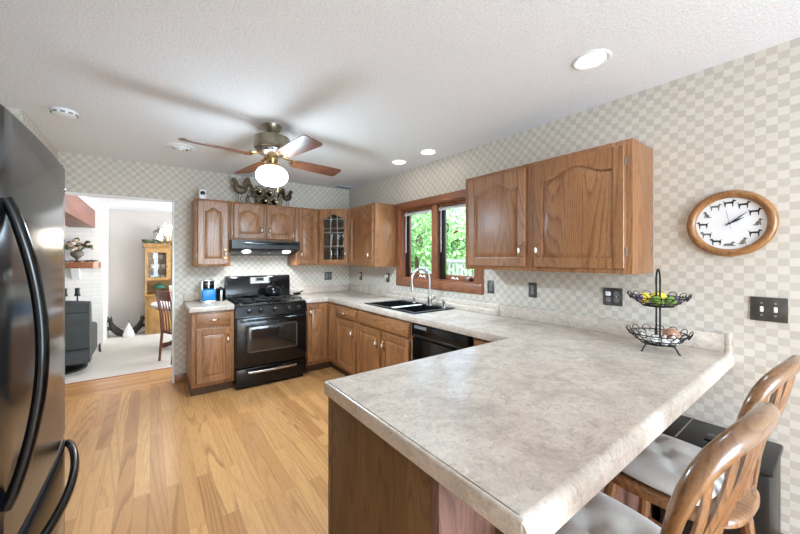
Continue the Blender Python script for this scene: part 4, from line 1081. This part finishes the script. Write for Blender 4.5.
m = MB(); m.lathe([(.05, 0), (.055, .012), (.022, .03), (.025, .06), (.085, .12), (.092, .16), (.07, .19), (.078, .20)], seg=24); m.build('urn', 'zinc', c)
random.seed(3); m = MB(); m2 = MB(); ms = MB()
for k in range(34):
    a = random.uniform(0, 2*PI); r = random.uniform(.03, .24); z = .30+random.uniform(-.05, .13)-r*.25
    p = (r*math.cos(a), r*math.sin(a)*.5, z); s_ = random.uniform(.025, .045)
    (m if k % 2 else m2).ell(p, (s_, s_, s_*.75), 8, 6); ms.tube([(0, 0, .17), (p[0]*.5, p[1]*.5, .25), p], .003, 4)
ms.build('stems', 'leaf_dark', c); m.build('blooms', 'petal', c); m2.build('foliage', 'leaf_dark', c)
c = thing('mantel_garland', 'low twig garland lying along the mantel under the flower urn', 'garland', (-.98, 8.01, 1.33))
m = MB()
for k in range(40):
    x = random.uniform(-.30, .22); m.tube([(x, -.05*random.random(), .004+.03*random.random()), (x+random.uniform(-.08, .08), random.uniform(-.06, .05), .012+.03*random.random())], .006, 4)
m.build('twigs', 'moss', c)
c = thing('mirror', 'dark framed mirror above the mantel, mostly hidden by the refrigerator', 'mirror', (-1.72, 8.195, 1.36))
m = MB(); m.box(-.45, .45, -.03, 0, 0, .06, .006); m.box(-.45, .45, -.03, 0, .62, .68, .006); m.box(-.45, -.39, -.03, 0, .06, .62, .006); m.box(.39, .45, -.03, 0, .06, .62, .006); m.build('frame', 'black_satin', c)
m = MB(); m.box(-.39, .39, -.014, -.004, .06, .62); m.build('glass', 'chrome', c)
c = thing('candelabra', 'black iron three-arm candle stand in front of the white fireplace', 'candle stand', (-1.11, 7.6, FZ))
m = MB(); m.lathe([(.13, 0), (.13, .01), (.02, .03)], seg=20); m.tube([(0, 0, .02), (0, 0, .98)], .012, 8); m.build('stem', 'iron', c)
for dx in (-.15, 0, .15):
    m = MB(); m.tube([(0, 0, .85), (dx*.6, 0, .82), (dx, 0, .87), (dx, 0, .98)], .010, 8); m.lathe([(.035, .98), (.042, .99), (.03, 1.02)], (dx, 0, 0), 14); m.build('arm', 'iron', c)
    m = MB(); m.lathe([(.03, 1.0), (.03, 1.11), (.02, 1.112)], (dx, 0, 0), 12); m.build('candle', 'black_satin', c)

# pine hutch with dishes
HX, HY, HZ = -.085, 8.74, FZ
c = thing('hutch', 'honey pine glazed hutch against the far wall beyond the doorway', 'hutch', (HX, HY, HZ))
hw, hd = 1.15, .45
m = MB(); m.box(0, hw, .02, hd, .0, .80, .004); m.build('base', 'pine', c)
m = MB(); m.box(-.02, hw+.02, -.02, hd, .80, .84, .008); m.build('counter', 'pine', c)
for k in range(2):
    x = .05+k*.54
    m = MB(); m.box(x, x+.50, 0, .02, .06, .55, .005); d = m.build('door', 'pine', c); m = MB(); m.ell((x+.44 if k == 0 else x+.06, -.012, .34), (.014, .014, .014), 8, 6); m.build('knob', 'brass', d)
    m = MB(); m.box(x, x+.50, 0, .02, .60, .77, .005); d = m.build('drawer', 'pine', c); m = MB(); m.ell((x+.25, -.012, .685), (.014, .014, .014), 8, 6); m.build('knob', 'brass', d)
m = MB(); m.box(0, .03, .12, hd, .84, 1.82); m.box(hw-.03, hw, .12, hd, .84, 1.82); m.box(0, hw, hd-.02, hd, .84, 1.82); m.box(.03, hw-.03, .12, hd-.02, 1.12, 1.145); m.box(.0, hw, .11, hd, 1.78, 1.83); m.box(.42, .45, .12, hd, 1.12, 1.8); m.build('upper_case', 'pine', c)
for zz in (1.36, 1.57): m = MB(); m.box(.03, hw-.03, .14, hd-.02, zz, zz+.018); m.build('shelf', 'pine', c)
m = MB(); m.box(-.04, hw+.04, .06, hd, 1.83, 1.91, .02, 3); m.build('cornice', 'pine', c)
m = MB(); m.box(0, .05, .10, .122, 1.13, 1.80); m.box(.37, .42, .10, .122, 1.13, 1.80); m.box(.05, .37, .10, .122, 1.13, 1.19); m.box(.05, .37, .10, .122, 1.72, 1.80); d = m.build('glass_door', 'pine', c)
m = MB(); m.box(.05, .37, .110, .114, 1.19, 1.72); m.build('pane', 'cabinet_glass', d)
m = MB(); m.ell((.395, .09, 1.42), (.012, .012, .018), 8, 6); m.build('knob', 'brass', d)
cup0 = None
for i, (x, z) in enumerate([(.12, 1.145), (.22, 1.145), (.32, 1.145), (.12, 1.378), (.22, 1.378), (.32, 1.378), (.16, 1.588), (.28, 1.588)]):
    loc = (HX+x, HY+.27, HZ+z)
    if cup0 is None:
        cup0 = thing('china_cup', 'white china cup behind the glazed door of the pine hutch', 'cup', loc, 0, 'china cups in the hutch')
        m = MB(); m.lathe([(.022, 0), (.026, .01), (.040, .06), (.042, .085), (.039, .085), (.03, .02), (0, .012)], seg=16, cap=False); m.build('bowl', 'porcelain', cup0)
        m = MB(); m.tube([(.038, 0, .07), (.062, 0, .062), (.06, 0, .03), (.032, 0, .025)], .005, 6); m.build('handle', 'porcelain', cup0)
    else: dup(cup0, loc)
pl0 = None
for i, (x, z) in enumerate([(.56, 1.145), (.80, 1.145), (.56, 1.378), (.80, 1.378), (.56, 1.588), (.80, 1.588)]):
    loc = (HX+x, HY+hd-.05, HZ+z+.085)
    lab = 'patterned plate standing on an open shelf of the pine hutch'
    if pl0 is None:
        m = MB(); m.lathe([(.085, -.012), (.084, -.006), (.05, 0), (0, 0)], seg=24, axis='y', cap=False); m.xf(Matrix.Rotation(math.radians(-8), 4, 'X')); pl0 = m.build('plate', 'petal', None, loc=loc); tag(pl0, lab, 'plate', 'plates on the open hutch shelves')
    else: dup(pl0, loc)
c = thing('cake_stand', 'green glass cake stand in the open middle of the hutch', 'cake stand', (HX+.25, HY+.22, HZ+.84))
m = MB(); m.lathe([(.06, 0), (.05, .01), (.015, .03), (.015, .09), (.03, .10)], seg=20); m.build('foot', 'ceramic_green', c)
m = MB(); m.lathe([(.03, .10), (.13, .115), (.135, .135), (.125, .13), (0, .118)], seg=26, cap=False); m.lathe([(.10, .13), (.10, .16), (.06, .20), (.01, .215)], seg=22); m.build('plate', 'ceramic_green', c)
c = thing('storage_box', 'pale box on the hutch counter right of the green cake stand', 'box', (HX+.52, HY+.2, HZ+.84))
m = MB(); m.box(-.10, .10, -.08, .08, 0, .13, .005); m.build('box_body', 'petal', c)
m = MB(); m.box(-.104, .104, -.084, .084, .13, .16, .005); m.build('lid', 'pale_cloth', c)
c = thing('lantern', 'metal and glass candle lantern on top of the hutch', 'lantern', (HX+.23, HY+.25, HZ+1.91))
m = MB(); m.box(-.09, .09, -.09, .09, 0, .025, .004); m.build('base', 'zinc', c)
m = MB()
for sx in (-1, 1):
    for sy in (-1, 1): m.box(sx*.08-.007, sx*.08+.007, sy*.08-.007, sy*.08+.007, .025, .24)
m.build('frame', 'zinc', c)
m = MB(); m.box(-.078, .078, -.078, .078, .027, .238); m.build('glass', 'glass_ware', c)
m = MB(); m.loops([[(sx*r, sy*r, z) for sx, sy in ((-1, -1), (1, -1), (1, 1), (-1, 1))] for r, z in ((.105, .24), (.105, .25), (.04, .32), (.02, .33), (.02, .345))]); m.tube([(.022*math.cos(2*PI*k/14), 0, .365+.022*math.sin(2*PI*k/14)) for k in range(14)], .005, 6, closed=True); m.build('roof', 'zinc', c)
m = MB(); m.lathe([(.03, .026), (.03, .13), (.02, .132)], seg=14); m.build('candle', 'porcelain', c)
c = thing('hutch_garland', 'dark leafy garland along the top of the hutch', 'garland', (HX+.5, HY+.14, HZ+1.91))
m = MB(); m2 = MB()
for k in range(130):
    x = random.uniform(-.55, .5); z = .02+.06*random.random(); a = random.uniform(0, 6.3); y = random.uniform(-.06, .02)
    (m if k % 4 else m2).ell((x, y, z), (.028, .012, .014+.012*random.random()), 6, 5)
m.build('leaves', 'leaf_dark', c); m2.build('pale_leaves', 'zinc', c)
# chandelier
c = thing('chandelier', 'brass candle chandelier lit in the family room, cut by the doorway edge', 'chandelier', (.30, 6.6, 0))
m = MB(); m.tube([(0, 0, H), (0, 0, 1.86)], .006, 6); m.lathe([(.06, H), (.06, H-.02), (.02, H-.05)], seg=18); m.build('chain', 'brass', c)
m = MB(); m.lathe([(.008, 1.88), (.03, 1.84), (.015, 1.78), (.02, 1.72), (.05, 1.66), (.03, 1.60), (.012, 1.56), (.025, 1.53), (.004, 1.50)], seg=20); m.build('column', 'brass', c)
for k in range(8):
    a = 2*PI*k/8+.3; ca, sa = math.cos(a), math.sin(a); rr, zc = (.17, 1.70) if k % 2 else (.11, 1.78)
    m = MB(); m.tube([(0, 0, 1.62), (rr*.4*ca, rr*.4*sa, 1.58), (rr*.85*ca, rr*.85*sa, 1.60), (rr*ca, rr*sa, zc-.03)], .006, 7); m.lathe([(.02, zc-.03), (.026, zc-.022), (.012, zc-.01)], (rr*ca, rr*sa, 0), 12); ar = m.build('arm', 'brass', c)
    m = MB(); m.lathe([(.010, zc-.02), (.010, zc+.09)], (rr*ca, rr*sa, 0), 10); m.build('candle_sleeve', 'porcelain', ar)
    m = MB(); m.lathe([(.006, zc+.09), (.020, zc+.115), (.022, zc+.135), (.004, zc+.18)], (rr*ca, rr*sa, 0), 12); m.build('bulb', 'flame', ar)
lamp('chandelier_lamp', 'POINT', (.30, 6.6, 1.95), 14, (1, .9, .76), size=.15)
# table and chair by the jamb
c = thing('pedestal_table', 'round white-topped table with brown claw-foot pedestal beside the doorway edge', 'table', (.66, 7.2, FZ))
m = MB(); m.lathe([(.02, .765), (.64, .765), (.655, .78), (.655, .80), (.645, .812), (.02, .812)], seg=56); m.build('tabletop', 'white', c)
m = MB(); m.lathe([(.45, .69), (.58, .72), (.60, .765), (.3, .765)], seg=48); m.build('apron', 'zinc', c)
m = MB(); m.lathe([(.12, .08), (.14, .14), (.07, .22), (.10, .40), (.06, .60), (.14, .70)], seg=24); m.build('pedestal', 'red_wood', c)
for k in range(4):
    a = PI/4+k*PI/2+.55; ca, sa = math.cos(a), math.sin(a); m = MB(); m.tube([(.06*ca, .06*sa, .16), (.25*ca, .25*sa, .15), (.38*ca, .38*sa, .07), (.46*ca, .46*sa, .05), (.52*ca, .52*sa, .045)], [.05, .045, .038, .045, .035], 10); m.build('foot', 'red_wood', c)
c = thing('dining_chair', 'reddish wooden dining chair at the white table, mostly behind the doorway edge', 'chair', (.40, 6.36, FZ), -1.15)
m = MB(); m.box(-.2, .2, -.2, .22, .43, .47, .012); m.build('seat', 'red_wood', c)
for sx in (-1, 1):
    m = MB(); m.tube([(sx*.18, -.23, 0), (sx*.18, -.19, .45), (sx*.185, -.21, .75), (sx*.19, -.27, 1.08)], [.018, .022, .02, .017], 8); m.build('leg', 'red_wood', c)
    m = MB(); m.tube([(sx*.18, .2, 0), (sx*.18, .19, .44)], [.015, .021], 8); m.build('leg', 'red_wood', c)
m = MB(); m.box(-.2, .2, -.275, -.245, .95, 1.1, .01); m.build('top_rail', 'red_wood', c)
for k in range(4): m = MB(); x = -.12+.08*k; m.tube([(x, -.19, .47), (x, -.21, .72), (x, -.258, .97)], .010, 6); m.build('spindle', 'red_wood', c)
m = MB(); m.tube([(-.18, 0, .2), (.18, 0, .2)], .010, 6); m.build('stretcher', 'red_wood', c)
# figures on the floor by the far wall
def leaning(label, x, y, f, s, mat):
    c = thing('floor_figurine', label, 'figurine', (x, y, FZ)); m = MB()
    m.tube([(0, 0, .0), (f*-.02*s, 0, .03), (f*.07*s, 0, .08*s), (f*.16*s, 0, .18*s), (f*.20*s, 0, .30*s)], [.04, .06*s, .07*s, .06*s, .035*s], 10); m.build('body', mat, c, smooth=70)
    m = MB(); m.ell((f*.21*s, -.01, .34*s), (.045*s, .04*s, .05*s), 10, 8); m.tube([(f*.19*s, 0, .37*s), (f*.185*s, 0, .43*s)], [.014*s, .004*s], 6); m.tube([(f*.23*s, 0, .37*s), (f*.24*s, 0, .43*s)], [.014*s, .004*s], 6); m.build('head', mat, c, smooth=70)
    m = MB(); m.ell((f*.25*s, -.02, .18*s), (.05*s, .04*s, .04*s), 8, 6); m.build('arm', mat, c, smooth=70)
leaning('dark stuffed figurine leaning left on the floor by the far wall', -.44, 8.92, -1, 1.0, 'charcoal_fur')
leaning('dark slim figurine leaning right on the floor, next to the hutch', -.33, 8.99, 1, .95, 'charcoal_fur')
c = thing('gnome_figurine', 'white cone-shaped figurine between the two dark floor figurines', 'figurine', (-.35, 8.80, FZ))
m = MB(); m.lathe([(.09, 0), (.10, .03), (.075, .12), (.035, .21), (.010, .28)], seg=20); m.build('body', 'pale_cloth', c, smooth=70)
m = MB(); m.tube([(0, 0, .27), (.008, 0, .32), (.0, 0, .35)], [.012, .008, .003], 8); m.build('hat_tip', 'zinc', c)

# ------------------------------------------------------------------ outside the window
GZ = -.55
m = MB(); m.box(A+.16, 40, -12, 40, GZ-.1, GZ); struct(m.build('lawn', 'lawn'))
m = MB(); m.box(2.4, 30, -30, YF-.12, GZ-.1, GZ); m.box(-30, 2.4, -30, YF-.12, -.2, -.1); struct(m.build('patio', 'fence'))
def crown_mesh(R, n, seed, size):
    random.seed(seed); bm = bmesh.new()
    blobs = [(Vector((random.gauss(0, .45), random.gauss(0, .45), random.gauss(0, .42))), random.uniform(.35, .6)) for _ in range(13)]
    for _ in range(n):
        bc, br = random.choice(blobs)
        d = Vector((random.gauss(0, 1), random.gauss(0, 1), random.gauss(0, 1))).normalized()*br*random.uniform(.6, 1.05)
        p = (bc+d)*R
        a = Vector((random.gauss(0, 1), random.gauss(0, 1), random.gauss(0, .7))).normalized(); b = a.orthogonal().normalized(); b.rotate(Matrix.Rotation(random.uniform(0, 6.28), 3, a)); cc = a.cross(b)
        s_ = size*random.uniform(.6, 1.3)
        vs = [bm.verts.new(p+q) for q in (b*s_, cc*s_*.45+a*s_*.1, -b*s_*.9, -cc*s_*.45+a*s_*.1)]
        bm.faces.new(vs)
    me = bpy.data.meshes.new('crown'); bm.to_mesh(me); bm.free(); return me
def tree(name, label, x, y, h, R, n, seed, mat, size=.10, low=.5):
    c = thing(name, label, 'tree', (x, y, GZ), 0, 'trees outside the window')
    me = crown_mesh(R, n, seed, size); me.materials.append(M[mat]); put('crown', me, c, (0, 0, h))
    m = MB(); m.tube([(0, 0, 0), (.05, .02, h*low), (0, 0, h)], [R*.07, R*.05, R*.02], 9); m.build('trunk', 'bark', c)
tree('leafy_tree', 'bright green leafy tree filling the left window pane', 6.6, 8.0, 2.5, 1.8, 8500, 1, 'leaf_a', .075)
tree('leafy_tree', 'pale green tree seen between the suncatchers of the right pane', 9.6, 8.4, 2.9, 1.5, 4000, 2, 'leaf_b', .09)
tree('leafy_tree', 'green tree farther back beyond the left window pane', 11.5, 15.2, 3.6, 2.6, 4200, 3, 'leaf_a', .16)
tree('leafy_tree', 'green tree at the back right of the garden', 17.5, 12.5, 3.6, 2.8, 2800, 4, 'leaf_b', .18)
tree('leafy_tree', 'green tree at the far left of the garden', 6.6, 12.6, 2.6, 2.2, 3600, 5, 'leaf_a', .15)
tree('garden_shrub', 'low green shrub below the left window pane', 4.9, 5.7, .6, .75, 2000, 6, 'leaf_a', .07)
c = thing('garden_fence', 'pale grey baluster fence outside the right window pane', 'fence', (5.2, 4.5, GZ))
m = MB(); m.box(-.03, .03, -1.9, .75, 1.86, 1.93); m.box(-.02, .02, -1.9, .75, .25, .32); m.build('rail', 'fence', c)
for k in range(22): m = MB(); y = -1.84+k*.12; m.box(-.016, .016, y-.018, y+.018, .0, 1.87); m.build('baluster', 'fence', c)
c = thing('neighbouring_house', 'white house glimpsed between the trees outside the window', 'house', (17, 20, GZ))
m = MB(); m.box(-2, 4, -4, 4, 0, 3.2); m.build('wall', 'siding', c)
m = MB(); m.prism([(-4.4, 3.2), (4.4, 3.2), (0, 5.4)], -2.3, 4.3, 'x'); m.build('roof', 'grey_plastic', c)
for y in (-2, 1.4): m = MB(); m.box(-2.03, -1.98, y, y+1.0, 1.2, 2.5); m.build('window', 'dark_glass', c)
